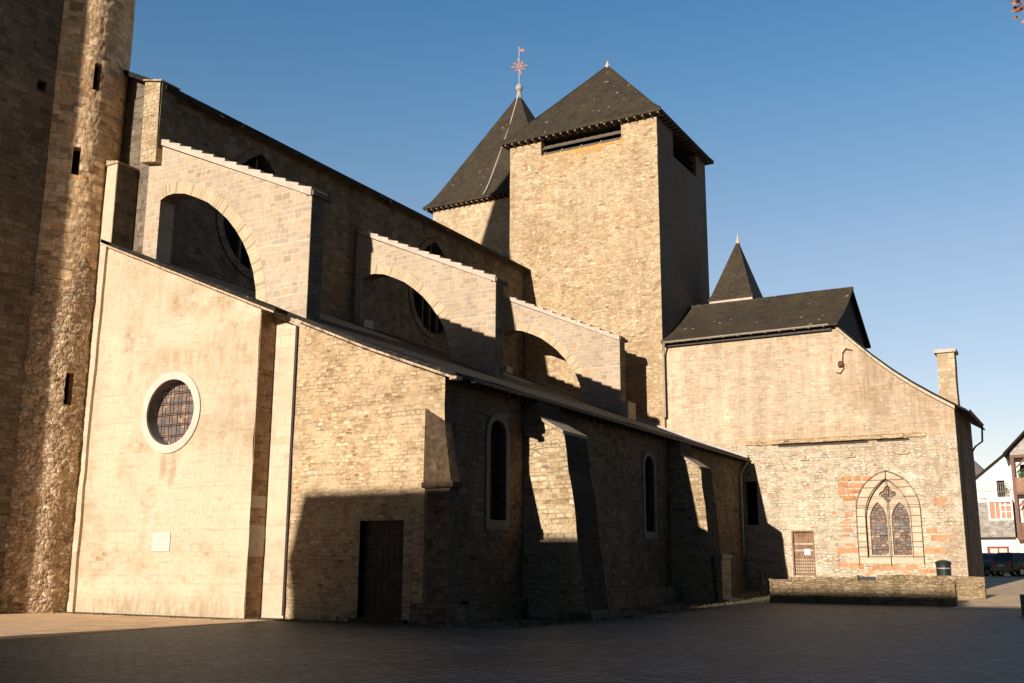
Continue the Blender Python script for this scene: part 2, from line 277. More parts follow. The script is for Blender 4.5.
def glassmat(name, c, rough=.12, var=.3, lead=False):
    mt, t, b = _new(name)
    b.inputs['Roughness'].default_value = rough; b.inputs['Specular IOR Level'].default_value = .5
    uv = N(t, 'ShaderNodeUVMap').outputs[0]
    v = N(t, 'ShaderNodeTexVoronoi', voronoi_dimensions='2D'); v.inputs['Scale'].default_value = 7; L(t, uv, v.inputs['Vector'])
    vc = noise_(t, v.outputs['Color'], 3., 2)
    if lead:
        n = noise_(t, uv, 2.6, 4, .6); n.inputs['Scale'].default_value = 2.2
        cr = N(t, 'ShaderNodeValToRGB'); e = cr.color_ramp.elements
        e[0].position = .3; e[0].color = (.06, .05, .055, 1); e[1].position = .72; e[1].color = (.55, .42, .30, 1)
        for p_, c_ in ((.42, (.22, .14, .10)), (.50, (.15, .13, .13)), (.58, (.42, .23, .12))):
            k = e.new(p_); k.color = (*c_, 1)
        mx = math_(t, 'ADD', math_(t, 'MULTIPLY', n.outputs[0], .6), math_(t, 'MULTIPLY', vc.outputs[0], .4))
        L(t, mx, cr.inputs[0]); col = cr.outputs[0]
        ed = N(t, 'ShaderNodeTexVoronoi', voronoi_dimensions='2D', feature='DISTANCE_TO_EDGE'); ed.inputs['Scale'].default_value = 7; L(t, uv, ed.inputs['Vector'])
        col = mixc(t, rampf(t, ed.outputs['Distance'], .02, .06), (.03, .03, .03), col)
    else:
        r = rampf(t, vc.outputs[0], .3, .7, 1-var, 1+var)
        cc = N(t, 'ShaderNodeCombineColor')
        for i in range(3): L(t, r, cc.inputs[i])
        col = mixc(t, 1., c, cc.outputs[0], 'MULTIPLY')
    L(t, col, b.inputs['Base Color'])
    bp = N(t, 'ShaderNodeBump'); bp.inputs['Strength'].default_value = .15; bp.inputs['Distance'].default_value = .01
    L(t, vc.outputs[0], bp.inputs['Height']); L(t, bp.outputs[0], b.inputs['Normal'])
    return mt
M['glass_dark'] = glassmat('dark_leaded_glass', (.008, .008, .008), .7)
M['glass_dark'].node_tree.nodes['Principled BSDF'].inputs['Specular IOR Level'].default_value = .06
M['glass_stained'] = glassmat('stained_glass', (.2, .15, .1), .35, lead=True)
M['glass_lancet'] = masonry('lancet_leaded_panes', [(0.169, 0.109, 0.070), (0.260, 0.167, 0.112), (0.130, 0.102, 0.084), (0.364, 0.275, 0.196)], (0.091, 0.072, 0.056), .22, .14, kind='rubble', warp=.08, bump=.3, tint=.2, grain=.2, rough=.5, pits=0.20)
M['car_glass'] = glassmat('car_glass', (.02, .022, .025), .05, .0)

def slate(name, c1, c2, moss, mthr=.6, bw=.26, bh=.14):
    mt, t, b = _new(name)
    uv = N(t, 'ShaderNodeUVMap').outputs[0]; pos = N(t, 'ShaderNodeNewGeometry').outputs['Position']
    nw = noise_(t, uv, 2., 2)
    sub = N(t, 'ShaderNodeVectorMath', operation='SUBTRACT'); L(t, nw.outputs['Color'], sub.inputs[0]); sub.inputs[1].default_value = (.5, .5, .5)
    sc = N(t, 'ShaderNodeVectorMath', operation='SCALE'); L(t, sub.outputs[0], sc.inputs[0]); sc.inputs['Scale'].default_value = .05
    ad = N(t, 'ShaderNodeVectorMath', operation='ADD'); L(t, uv, ad.inputs[0]); L(t, sc.outputs[0], ad.inputs[1])
    br = N(t, 'ShaderNodeTexBrick'); L(t, ad.outputs[0], br.inputs['Vector']); br.offset = .5
    br.inputs['Color1'].default_value = (*c1, 1); br.inputs['Color2'].default_value = (*c2, 1); br.inputs['Mortar'].default_value = (c1[0]*.3, c1[1]*.3, c1[2]*.3, 1)
    br.inputs['Scale'].default_value = 1; br.inputs['Mortar Size'].default_value = .012; br.inputs['Mortar Smooth'].default_value = .3
    br.inputs['Brick Width'].default_value = bw; br.inputs['Row Height'].default_value = bh
    n = noise_(t, pos, .9, 6, .7, .3); fine = noise_(t, pos, 10, 4, .7)
    col = mixc(t, rampf(t, n.outputs[0], mthr-.12, mthr+.12, 0, .75), br.outputs[0], moss)
    v = rampf(t, fine.outputs[0], .25, .75, .55, 1.4); cc = N(t, 'ShaderNodeCombineColor')
    for i in range(3): L(t, v, cc.inputs[i])
    col = mixc(t, 1., col, cc.outputs[0], 'MULTIPLY')
    sp = noise_(t, pos, 2.6, 3, .5)
    col = mixc(t, rampf(t, sp.outputs[0], .70, .725, 0, .7), col, (.40, .34, .26))
    L(t, col, b.inputs['Base Color']); b.inputs['Roughness'].default_value = .8; b.inputs['Specular IOR Level'].default_value = .25
    sep = N(t, 'ShaderNodeSeparateXYZ'); L(t, uv, sep.inputs[0])
    saw = math_(t, 'FRACT', math_(t, 'DIVIDE', sep.outputs[1], bh))
    h = math_(t, 'SUBTRACT', math_(t, 'MULTIPLY', fine.outputs[0], .8), math_(t, 'ADD', br.outputs['Fac'], saw))
    bp = N(t, 'ShaderNodeBump'); bp.inputs['Strength'].default_value = .7; bp.inputs['Distance'].default_value = .025
    L(t, h, bp.inputs['Height']); L(t, bp.outputs[0], b.inputs['Normal'])
    return mt
M['slate'] = slate('old_slate', (0.035, 0.027, 0.019), (0.060, 0.046, 0.030), (0.071, 0.052, 0.026), .52)
M['slate_dark'] = slate('dark_slate', (0.010, 0.008, 0.007), (0.021, 0.018, 0.014), (0.049, 0.034, 0.018), .60)
M['roof_house'] = slate('house_slate', (.16, .145, .13), (.24, .21, .18), (.22, .17, .12), .6)

def paving(name):
    mt, t, b = _new(name)
    pos = N(t, 'ShaderNodeNewGeometry').outputs['Position']
    mp = N(t, 'ShaderNodeMapping'); L(t, pos, mp.inputs[0]); mp.inputs['Rotation'].default_value = (0, 0, math.radians(7))
    nw = noise_(t, mp.outputs[0], .35, 3)
    sub = N(t, 'ShaderNodeVectorMath', operation='SUBTRACT'); L(t, nw.outputs['Color'], sub.inputs[0]); sub.inputs[1].default_value = (.5, .5, .5)
    sc = N(t, 'ShaderNodeVectorMath', operation='SCALE'); L(t, sub.outputs[0], sc.inputs[0]); sc.inputs['Scale'].default_value = .55
    ad = N(t, 'ShaderNodeVectorMath', operation='ADD'); L(t, mp.outputs[0], ad.inputs[0]); L(t, sc.outputs[0], ad.inputs[1])
    br = N(t, 'ShaderNodeTexBrick'); L(t, ad.outputs[0], br.inputs['Vector']); br.offset = .5; br.squash = .8; br.squash_frequency = 3
    br.inputs['Color1'].default_value = (.040, .045, .044, 1); br.inputs['Color2'].default_value = (.16, .17, .155, 1); br.inputs['Mortar'].default_value = (.022, .023, .02, 1)
    br.inputs['Scale'].default_value = 1; br.inputs['Mortar Size'].default_value = .032; br.inputs['Mortar Smooth'].default_value = .7
    br.inputs['Brick Width'].default_value = .34; br.inputs['Row Height'].default_value = .26
    n = noise_(t, pos, .25, 5, .6); fine = noise_(t, pos, 14, 4, .6); mid = noise_(t, pos, 1.8, 4, .6)
    v = math_(t, 'MULTIPLY', rampf(t, n.outputs[0], .35, .65, .55, 1.25), math_(t, 'MULTIPLY', rampf(t, fine.outputs[0], .3, .7, .75, 1.2), rampf(t, mid.outputs[0], .3, .7, .8, 1.15)))
    cc = N(t, 'ShaderNodeCombineColor')
    for i in range(3): L(t, v, cc.inputs[i])
    col = mixc(t, 1., br.outputs[0], cc.outputs[0], 'MULTIPLY')
    col = mixc(t, rampf(t, noise_(t, pos, 2.2, 5, .7).outputs[0], .62, .72, 0, .5), col, (.07, .065, .03))
    L(t, col, b.inputs['Base Color']); b.inputs['Roughness'].default_value = .58; b.inputs['Specular IOR Level'].default_value = .4
    h = math_(t, 'SUBTRACT', math_(t, 'ADD', math_(t, 'MULTIPLY', fine.outputs[0], .35), math_(t, 'MULTIPLY', mid.outputs[0], 1.2)), math_(t, 'MULTIPLY', br.outputs['Fac'], 1.2))
    bp = N(t, 'ShaderNodeBump'); bp.inputs['Strength'].default_value = .9; bp.inputs['Distance'].default_value = .035
    L(t, h, bp.inputs['Height']); L(t, bp.outputs[0], b.inputs['Normal'])
    return mt
M['paving'] = paving('stone_setts')
M['verge'] = plain('gravelly_earth', (.12, .10, .07), .95, .4, 2.2, 1., c2=(.075, .085, .03), c2t=(.42, .58))
M['grass'] = plain('grass_blade', (.075, .07, .032), .8, .4, 3., 0)
M['street'] = plain('sunlit_street_tint', (.62, .45, .28), .9, .2, 1.5, .8, c2=(.40, .30, .20), c2t=(.5, .65))  # street colour lifted pale to stand in for sunlight
M['sunlit_ground'] = plain('sunlit_ground_tint', (.70, .48, .28), .95, .25, 1.6, .8, c2=(.56, .37, .21), c2t=(.5, .68))  # pale colour stands in for sunlight on the ground

def carpaint(name, c):
    mt, t, b = _new(name); b.inputs['Base Color'].default_value = (*c, 1); b.inputs['Roughness'].default_value = .3
    b.inputs['Coat Weight'].default_value = .25; b.inputs['Coat Roughness'].default_value = .08
    return mt
M['car_black'] = carpaint('near_black_paint', (.010, .010, .010))
M['car_silver'] = carpaint('silver_grey_paint', (.34, .33, .31))
M['dark_house'] = plain('low_bounce_house_wall', (.16, .14, .115), .9, .2, 1.5, .3)  # wall colour kept dark to cut light bounced into the shade

# ------------------------------------------------------------------ mesh builder
def wob(p, amp, s=1.1):
    return Vector((noise.noise(Vector((p[0]*s+3.1, p[1]*s, p[2]*s))), noise.noise(Vector((p[0]*s, p[1]*s+7.7, p[2]*s))), noise.noise(Vector((p[0]*s, p[1]*s, p[2]*s+11.3)))))*amp

class B:
    def __init__(s): s.v = []; s.f = []; s.uv = []; s.mi = []; s.sm = []
    def poly(s, pts, mi=0, uvs=None, smooth=False):
        pts = [Vector(p) for p in pts]
        n = Vector((0, 0, 0))
        for i in range(len(pts)):
            a, b_ = pts[i], pts[(i+1) % len(pts)]
            n += a.cross(b_)
        if n.length < 1e-10: return
        n.normalize()
        if uvs is None:
            if abs(n.z) > .97: U, V = Vector((1, 0, 0)), Vector((0, 1, 0))
            else:
                U = Vector((0, 0, 1)).cross(n).normalized()
                if U.x+U.y*.97 < 0: U = -U
                V = n.cross(U)
                if V.z < 0: V = -V
            uvs = [(p.dot(U), p.dot(V)) for p in pts]
        k = len(s.v); s.v += [tuple(p) for p in pts]
        s.f.append(tuple(range(k, k+len(pts)))); s.uv += [tuple(q) for q in uvs]; s.mi.append(mi); s.sm.append(smooth)
    def box(s, x0, x1, y0, y1, z0, z1, mi=0, jit=0.):
        c = [Vector((x, y, z)) for z in (z0, z1) for y in (y0, y1) for x in (x0, x1)]
        if jit: c = [p+wob(p, jit, 3.) for p in c]
        for q in ((0, 1, 3, 2), (4, 6, 7, 5), (0, 4, 5, 1), (2, 3, 7, 6), (0, 2, 6, 4), (1, 5, 7, 3)):
            s.poly([c[i] for i in q], mi)
        return s
    def hexa(s, c, mi=0):      # 8 corners: bottom 4 (loop) then top 4 (loop)
        for q in ((0, 1, 2, 3), (4, 5, 6, 7), (0, 1, 5, 4), (1, 2, 6, 5), (2, 3, 7, 6), (3, 0, 4, 7)):
            s.poly([c[i] for i in q], mi)
        return s
    def slab(s, mp, outer, depth, holes=(), mi=0, jit=.0, step=.45, mside=None, hjit=0.):
        if mside is None: mside = mi
        def sub(loop, amp):
            if not amp: return list(loop)
            out = []
            for i in range(len(loop)):
                a, b_ = Vector(loop[i]), Vector(loop[(i+1) % len(loop)])
                k = max(1, int((b_-a).length/step))
                for j in range(k):
                    p = a.lerp(b_, j/k); q = (p.x+noise.noise(Vector((p.x*1.3, p.y*1.3, depth*3)))*amp, p.y+noise.noise(Vector((p.x*1.3+40, p.y*1.3, depth*3)))*amp)
                    out.append(q)
            return out
        loops = [sub(outer, jit)]+[sub(h, hjit) for h in holes]
        tri = tessellate_polygon([[Vector((a, b_, 0)) for a, b_ in lp] for lp in loops])
        flat = [p for lp in loops for p in lp]
        for t in tri:
            s.poly([mp(*flat[i], 0) for i in t], mi); s.poly([mp(*flat[i], depth) for i in t], mi)
        for lp in loops:
            for i in range(len(lp)):
                a, b_ = lp[i], lp[(i+1) % len(lp)]
                s.poly([mp(*a, 0), mp(*b_, 0), mp(*b_, depth), mp(*a, depth)], mside)
        return s
    def ring(s, mp, inner, outer, depth, mi=0):     # a frame between two loops of equal count
        n = len(inner)
        for i in range(n):
            j = (i+1) % n
            a, b_, c, d = inner[i], inner[j], outer[j], outer[i]
            s.poly([mp(*a, 0), mp(*b_, 0), mp(*c, 0), mp(*d, 0)], mi)
            s.poly([mp(*d, 0), mp(*c, 0), mp(*c, depth), mp(*d, depth)], mi)
            s.poly([mp(*a, 0), mp(*b_, 0), mp(*b_, depth), mp(*a, depth)], mi)
        return s
    def tube(s, path, r, n=8, mi=0, cap=True):
        path = [Vector(p) for p in path]; rings = []
        rs = r if isinstance(r, (list, tuple)) else [r]*len(path)
        for i, p in enumerate(path):
            d = (path[min(i+1, len(path)-1)]-path[max(i-1, 0)]).normalized()
            a = d.orthogonal().normalized() if abs(d.z) > .9 else Vector((0, 0, 1)).cross(d).normalized()
            b_ = d.cross(a)
            rings.append([p+(a*math.cos(2*math.pi*k/n)+b_*math.sin(2*math.pi*k/n))*rs[i] for k in range(n)])
        for i in range(len(path)-1):
            for k in range(n):
                s.poly([rings[i][k], rings[i][(k+1) % n], rings[i+1][(k+1) % n], rings[i+1][k]], mi, smooth=True)
        if cap: s.poly(rings[0], mi); s.poly(rings[-1], mi)
        return s
    def plate(s, pts, th, mi=0, mside=None):          # roof plane of given thickness (downwards)
        mside = mi if mside is None else mside
        pts = [Vector(p) for p in pts]; lo = [p-Vector((0, 0, th)) for p in pts]
        s.poly(pts, mi); s.poly(lo, mside)
        for i in range(len(pts)):
            j = (i+1) % len(pts); s.poly([pts[i], pts[j], lo[j], lo[i]], mside)
        return s
    def lathe(s, c, prof, n=12, mi=0):
        for i in range(len(prof)-1):
            (ra, za), (rb, zb) = prof[i], prof[i+1]
            for k in range(n):
                a, b_ = 2*math.pi*k/n, 2*math.pi*(k+1)/n
                P = lambda r, z, t: Vector((c[0]+r*math.cos(t), c[1]+r*math.sin(t), c[2]+z))
                q = [P(ra, za, a), P(ra, za, b_), P(rb, zb, b_), P(rb, zb, a)]
                if ra < 1e-6: q = q[1:]
                elif rb < 1e-6: q = q[:3]
                s.poly(q, mi, smooth=True)
        return s

def WP(x0, sg=1): return lambda a, b, d: Vector((x0+sg*d, a, b))     # west-facing plane, 2D = (Y, Z)
def SP(y0, sg=1): return lambda a, b, d: Vector((a, y0+sg*d, b))     # south-facing plane, 2D = (X, Z)

def thing(name, label, cat, loc=(0, 0, 0), group=None):
    o = bpy.data.objects.new(name, None); COL.objects.link(o); o.location = loc
    o.empty_display_size = .5
    o['label'] = label; o['category'] = cat
    if group: o['group'] = group
    return o
def mesh(b, name, mats):
    me = bpy.data.meshes.new(name); me.from_pydata(b.v, [], b.f)
    for q in mats: me.materials.append(M[q])
    uvl = me.uv_layers.new(name='UVMap')
    for i, q in enumerate(b.uv): uvl.data[i].uv = q
    for i, p in enumerate(me.polygons): p.material_index = b.mi[i]; p.use_smooth = b.sm[i]
    return me
def origin_of(o):
    v = Vector((0, 0, 0))
    while o is not None: v = v+o.location; o = o.parent
    return v
def depth_of(o):
    n = 0
    while o.parent is not None: o = o.parent; n += 1
    return n
def part(name, b, mats, parent, label=None, kind=None, weld=False):
    while depth_of(parent) >= 2: parent = parent.parent
    if isinstance(mats, str): mats = [mats]
    w = origin_of(parent)
    xs = [Vector(p) for p in b.v]
    lo = Vector([min(p[i] for p in xs) for i in range(3)]); hi = Vector([max(p[i] for p in xs) for i in range(3)])
    c = (lo+hi)/2; c.z = lo.z                           # origin at the foot of the part
    b.v = [tuple(p-c) for p in xs]
    me = mesh(b, name, mats)
    o = bpy.data.objects.new(name, me); COL.objects.link(o); o.parent = parent; o.location = c-w
    if label: o['label'] = label
    if kind: o['kind'] = kind
    return o
def each(name, b, mats, parent, n=6, label=None):     # every box of n faces becomes a part of its own
    for i in range(0, len(b.f), n):
        c = B(); 
        for q in range(i, i+n):
            c.poly([b.v[k] for k in b.f[q]], b.mi[q])
        part(name, c, mats, parent, label)
def solo(name, b, mats, label, cat, group=None, kind=None):
    if isinstance(mats, str): mats = [mats]
    xs = [Vector(p) for p in b.v]
    lo = Vector([min(p[i] for p in xs) for i in range(3)]); hi = Vector([max(p[i] for p in xs) for i in range(3)])
    c = (lo+hi)/2; c.z = lo.z
    b.v = [tuple(p-c) for p in xs]
    o = bpy.data.objects.new(name, mesh(b, name, mats)); COL.objects.link(o); o.location = c
    if kind: o['kind'] = kind
    if label: o['label'] = label
    if cat: o['category'] = cat
    if group: o['group'] = group
    return o

# ------------------------------------------------------------------ ground
HX = [(-400, 0), (32, 0), (43.5, .15), (51, .38), (60, .60), (76, .95), (88, 0.95), (112, .84), (700, 2.0)]
def H(x):
    for (a, ha), (b_, hb) in zip(HX, HX[1:]):
        if x <= b_: return ha+(hb-ha)*(x-a)/(b_-a)
    return HX[-1][1]
def sheet(outline_x, ya, yb, dz, nx_step=3.):        # a strip that follows the ground between y edges given as functions of x
    b = B(); x0, x1 = outline_x; n = max(1, int((x1-x0)/nx_step))
    xs = sorted(set([x0+(x1-x0)*i/n for i in range(n+1)]+[h[0] for h in HX if x0 < h[0] < x1]))
    for a, c in zip(xs, xs[1:]):
        b.poly([(a, ya(a), H(a)+dz), (c, ya(c), H(c)+dz), (c, yb(c), H(c)+dz), (a, yb(a), H(a)+dz)])
    return b
g = B(); ys = [-500, -60, -20, 0, 20, 60, 500]
xs = [h[0] for h in HX]
xs = sorted(set(xs+[-60, 0, 10, 20, 250]))
for a, c in zip(xs, xs[1:]):
    for y0, y1 in zip(ys, ys[1:]):
        g.poly([(a, y0, H(a)), (c, y0, H(c)), (c, y1, H(c)), (a, y1, H(a))])
gr = solo('ground', g, 'paving', None, None, kind='structure')
vedge = lambda x: 13.6 if x > 36 else (14.3-.06*(x-24) if x < 30 else 13.94-.057*(x-30))
v = B(); random.seed(3)
xs = [24.2+.55*i for i in range(51)]
fy = lambda x: (13.55+.35*noise.noise(Vector((x*.5, 0, 0)))+.18*noise.noise(Vector((x*2.2, 3, 0)))-.035*(x-24))*(1 if x < 44 else 1)
for a, c in zip(xs, xs[1:]):
    v.poly([(a, fy(a), H(a)+.012), (c, fy(c), H(c)+.012), (c, 16.02, H(c)+.02), (a, 16.02, H(a)+.02)])
solo('path_verge', v, 'verge', None, None, kind='structure')
wv_ = B(); yy = [16.0+.5*i for i in range(30)]
fx_ = lambda y: 24.0-.30-.16*noise.noise(Vector((y*.9, 5, 0)))-(.45 if y > 22.6 else 0)
for a, c in zip(yy, yy[1:]): wv_.poly([(fx_(a), a, .012), (24.6, a, .016), (24.6, c, .016), (fx_(c), c, .012)])
solo('path_edge', wv_, 'verge', None, None, kind='structure')
pe = B(); rng = random.Random(31)
for i in range(900):
    if i % 2: y = rng.uniform(16, 30.5); x = fx_(y)+rng.uniform(-.35, .3)
    else: x = rng.uniform(24.5, 51); y = fy(x)+rng.uniform(-.5, .9)
    if x > 23.75 and y > 22.7: continue
    r_ = rng.uniform(.012, .045); z = H(x)+.01; q = [Vector((x+r_*math.cos(a), y+r_*math.sin(a)*rng.uniform(.7, 1), z)) for a in (0, 1.3, 2.5, 3.8, 5.1)]
    tp = Vector((x, y, z+r_*.9))
    for k in range(5): pe.poly([q[k], q[(k+1) % 5], tp])
solo('loose_gravel', pe, 'verge', 'small loose stones strewn along the foot of the church walls', 'gravel', kind='stuff')
gb = B(); rng = random.Random(11)
for i in range(2600):
    x = rng.uniform(24.6, 51.5); y0 = fy(x); y = y0+(15.9-y0)*rng.random()**1.6
    if noise.noise(Vector((x*.7, y*.9, 2))) < -.08: continue
    z = H(x)+.012; h = rng.uniform(.04, .12); a = rng.uniform(0, 6.28); w = rng.uniform(.012, .03)
    dx, dy = math.cos(a)*w, math.sin(a)*w; lx, ly = rng.uniform(-.05, .05), rng.uniform(-.05, .05)
    gb.poly([(x-dx, y-dy, z), (x+dx, y+dy, z), (x+lx, y+ly, z+h)])
solo('grass_tufts', gb, 'grass', 'sparse dry grass growing along the foot of the shaded aisle wall', 'grass', kind='stuff')
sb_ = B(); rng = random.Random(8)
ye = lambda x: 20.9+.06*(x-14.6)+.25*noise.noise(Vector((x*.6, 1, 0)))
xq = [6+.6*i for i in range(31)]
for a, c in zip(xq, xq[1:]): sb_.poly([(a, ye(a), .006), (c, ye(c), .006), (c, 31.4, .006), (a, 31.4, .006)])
solo('sunlit_forecourt', sb_, 'sunlit_ground', None, None, kind='structure')  # sunlit area painted over the paving, its edge along the shadow boundary
st = sheet((41.6, 111.5), lambda x: -4-(x-50)*.1, lambda x: 5.25 if x < 44 else (5.7 if x < 60 else 6.+(x-60)*.16), .008, 1.2)  # near end extended to the shadow edge so lit ground stays pale
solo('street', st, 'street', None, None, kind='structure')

# ------------------------------------------------------------------ church
church = thing('cathedral', 'large old stone cathedral with slate roofs, two pyramid towers and flying buttresses beside the square', 'cathedral', (38, 25, 0))

# --- bell tower (left edge) and its round stair turret
XT0, YT = 11.8, 31.2
bt = B()
hole = [(21.05, 17.9), (21.4, 17.9), (21.4, 18.3), (21.05, 18.3)]
hole2 = [(22.15, 3.0), (22.5, 3.0), (22.5, 4.15), (22.15, 4.15)]
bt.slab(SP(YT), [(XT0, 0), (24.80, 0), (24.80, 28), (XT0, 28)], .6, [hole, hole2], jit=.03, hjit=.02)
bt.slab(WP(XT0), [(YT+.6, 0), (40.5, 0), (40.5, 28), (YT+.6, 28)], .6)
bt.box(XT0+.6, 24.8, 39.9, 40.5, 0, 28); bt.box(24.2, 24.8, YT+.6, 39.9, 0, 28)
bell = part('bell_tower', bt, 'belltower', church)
bb = B().box(20.9, 21.6, YT+.35, YT+.5, 17.7, 18.5).box(22.0, 22.6, YT+.35, YT+.5, 2.9, 4.3)
each('wall_opening', bb, 'black', bell)
rb = B(); A = [(15.2, YT+.15, 28), (24.4, YT+.15, 28), (24.4, 39.0, 28), (15.2, 39.0, 28)]; ap = Vector((19.7, 34.4, 43.0))
for i in range(4): rb.poly([A[i], A[(i+1) % 4], ap])
rb.poly(A); part('roof', rb, 'slate', bell)

TC, TR = (23.29, 32.5), 2.07
tu = B()
nseg, dz = 300, .085
a0, a1 = math.radians(150), math.radians(390)
slits = [(Vector((22.05, 30.9)), 15.1, 16.15), ]
def stone_d(u, z, sx, sz, amp):
    # rough voronoi cell relief: distance between first two cell centres
    p = Vector((u/sx, z/sz, 0)); ds, pts = noise.voronoi(p, distance_metric='DISTANCE')
    e = min(1., (ds[1]-ds[0])*2.6)
    return amp*(e**.6)+amp*.8*noise.noise(Vector((round(pts[0][0], 2)*3, round(pts[0][1], 2)*3, 1)))
zs = []; z = 0.
while z < 26.0: zs.append(z); z += dz if z < 13 else (.13 if z < 23 else .6)
zs.append(26.0)
# real slits in the turret: angular centre, half width (m), z range
SL = [(math.radians(218.3+20), .10, 18.35, 19.45), (math.radians(235.5), .10, 0, 0)]
def turret_pt(a, z):
    u = a*TR
    rough = min(1, max(0, (12.2+2.2*noise.noise(Vector((u*.9, z*.3, 4)))+1.2*min(1, max(0, (a-4.1)/.5))-z)/2.4))
    rough2 = .35
    d = stone_d(u, z, .27, .15, .036)*rough + stone_d(u, z, .42, .24, .012)*(1-rough)
    d += .03*noise.noise(Vector((u*.7, z*.5, 9)))+.05*rough*noise.noise(Vector((u*2, z*2, 2)))+.018*noise.noise(Vector((u*6, z*7, 2)))*(1-rough)
    r = TR-.05+d - (.0 if z > 12 else 0)
    return Vector((TC[0]+r*math.cos(a), TC[1]+r*math.sin(a), z)), rough
# slits as (pixel-free) angles on the cylinder: direction from centre
SLITS = [(math.radians(259.5), .13, 18.45, 19.55), (math.radians(246.3), .13, 15.05, 16.10), (math.radians(260.5), .14, 6.85, 8.0)]
grid = {}
for i in range(nseg+1):
    a = a0+(a1-a0)*i/nseg
    for j, z in enumerate(zs): grid[i, j] = turret_pt(a, z)
for i in range(nseg):
    a = a0+(a1-a0)*(i+.5)/nseg
    for j in range(len(zs)-1):
        zc = (zs[j]+zs[j+1])/2
        if any(abs(a-sa)*TR < sw and z0 < zc < z1 for sa, sw, z0, z1 in SLITS): continue
        q = [grid[i, j], grid[i+1, j], grid[i+1, j+1], grid[i, j+1]]
        aa = a0+(a1-a0)*i/nseg; ab = a0+(a1-a0)*(i+1)/nseg
        mi = 1 if q[0][1] > .5 else 0
        tu.poly([k[0] for k in q], mi, [(aa*TR, zs[j]), (ab*TR, zs[j]), (ab*TR, zs[j+1]), (aa*TR, zs[j+1])], smooth=False)
tur = part('stair_turret', tu, ['turret', 'turret_rough'], church)
for sa, sw, z0, z1 in SLITS:
    c = Vector((TC[0]+(TR-.1)*math.cos(sa), TC[1]+(TR-.1)*math.sin(sa), 0)); n_ = Vector((math.cos(sa), math.sin(sa), 0)); tt = Vector((-n_.y, n_.x, 0))
    s_ = B(); w_ = sw+.06; c2 = c-n_*.35
    for e in (-1, 1): s_.poly([c2+tt*w_*e+Vector((0, 0, z0-.1)), c+tt*w_*e+Vector((0, 0, z0-.1)), c+tt*w_*e+Vector((0, 0, z1+.1)), c2+tt*w_*e+Vector((0, 0, z1+.1))], 0)
    s_.poly([c2-tt*w_+Vector((0, 0, z0-.1)), c2+tt*w_+Vector((0, 0, z0-.1)), c2+tt*w_+Vector((0, 0, z1+.1)), c2-tt*w_+Vector((0, 0, z1+.1))], 1)
    for zz in (z0-.02, z1+.02): s_.poly([c2-tt*w_+Vector((0, 0, zz)), c2+tt*w_+Vector((0, 0, zz)), c+tt*w_+Vector((0, 0, zz)), c-tt*w_+Vector((0, 0, zz))], 0)
    part('slit_window', s_, ['turret', 'black'], tur)
rc = B().lathe((TC[0], TC[1], 26), [(TR+.25, 0), (TR+.25, .12), (0, 2.6)], 28); part('turret_roof', rc, 'slate', tur)

# --- aisle roof line helper
def zr(y):       # roof top surface height over the aisles
    if y >= 18.6: return 9.50+(y-22.06)*.4175
    z186 = 9.50+(18.6-22.06)*.4175
    return z186+(y-18.6)*.372
def zr_pts(ya, yb, d=0., n=None):
    ys = [ya, 18.6, yb] if ya < 18.6 < yb else [ya, yb]
    return [(y, zr(y)+d) for y in ys]

# --- west wall with the oculus
OC = (26.35, 6.46)
circ = lambda cy, cz, r, n=48: [(cy+r*math.cos(2*math.pi*i/n), cz+r*math.sin(2*math.pi*i/n)) for i in range(n)]
ow = B()
out = [(22.64, 0), (30.52, 0), (30.50, 4), (30.46, 9.8), (30.40, 12.85)]+[(22.64, zr(22.64)-.14)]
ow.slab(WP(23.77), out, 1.3, [circ(*OC, 1.1)], jit=.05, step=.35)
west = part('west_chapel_wall', ow, 'plaster', church)
ring = B().ring(WP(23.72), circ(*OC, 1.085, 64), circ(*OC, 1.355, 64), .10)
oc = part('round_window', ring, 'white_stone', church)
rv_ = B(); cc_ = circ(*OC, 1.082, 48)
for i in range(48): j = (i+1) % 48; rv_.poly([(23.80, *cc_[i]), (23.80, *cc_[j]), (24.24, *cc_[j]), (24.24, *cc_[i])])
part('reveal_shade_lining', rv_, 'surround', oc)  # dark lining: shade inside the recess put into its colour
gl = B(); k = circ(*OC, 1.12, 40); gl.poly([(24.18, a, b_) for a, b_ in k]); part('stained_glass', gl, 'glass_stained', oc)
br_ = B()
for d in (-.72, -.36, 0, .36, .72):
    h_ = math.sqrt(1.1**2-d*d)
    br_.tube([(24.06, OC[0]+d, OC[1]-h_), (24.06, OC[0]+d, OC[1]+h_)], .014, 5)
    br_.tube([(24.06, OC[0]-h_, OC[1]+d), (24.06, OC[0]+h_, OC[1]+d)], .014, 5)
part('window_bars', br_, 'iron', oc)
dk = B().box(24.3, 24.35, 25, 27.7, 5.2, 7.8); part('window_back', dk, 'black', oc)
pq = B().box(23.74, 23.77, 25.94, 26.74, 1.99, 2.57); plq = part('plaque', pq, 'marble', church)
en = B()
for i in range(5):
    w_ = (.26, .30, .22, .28, .16)[i]; en.box(23.736, 23.741, 26.34-w_, 26.34+w_, 2.44-i*.085, 2.455-i*.085)
part('engraved_lines', en, 'engraving', plq)
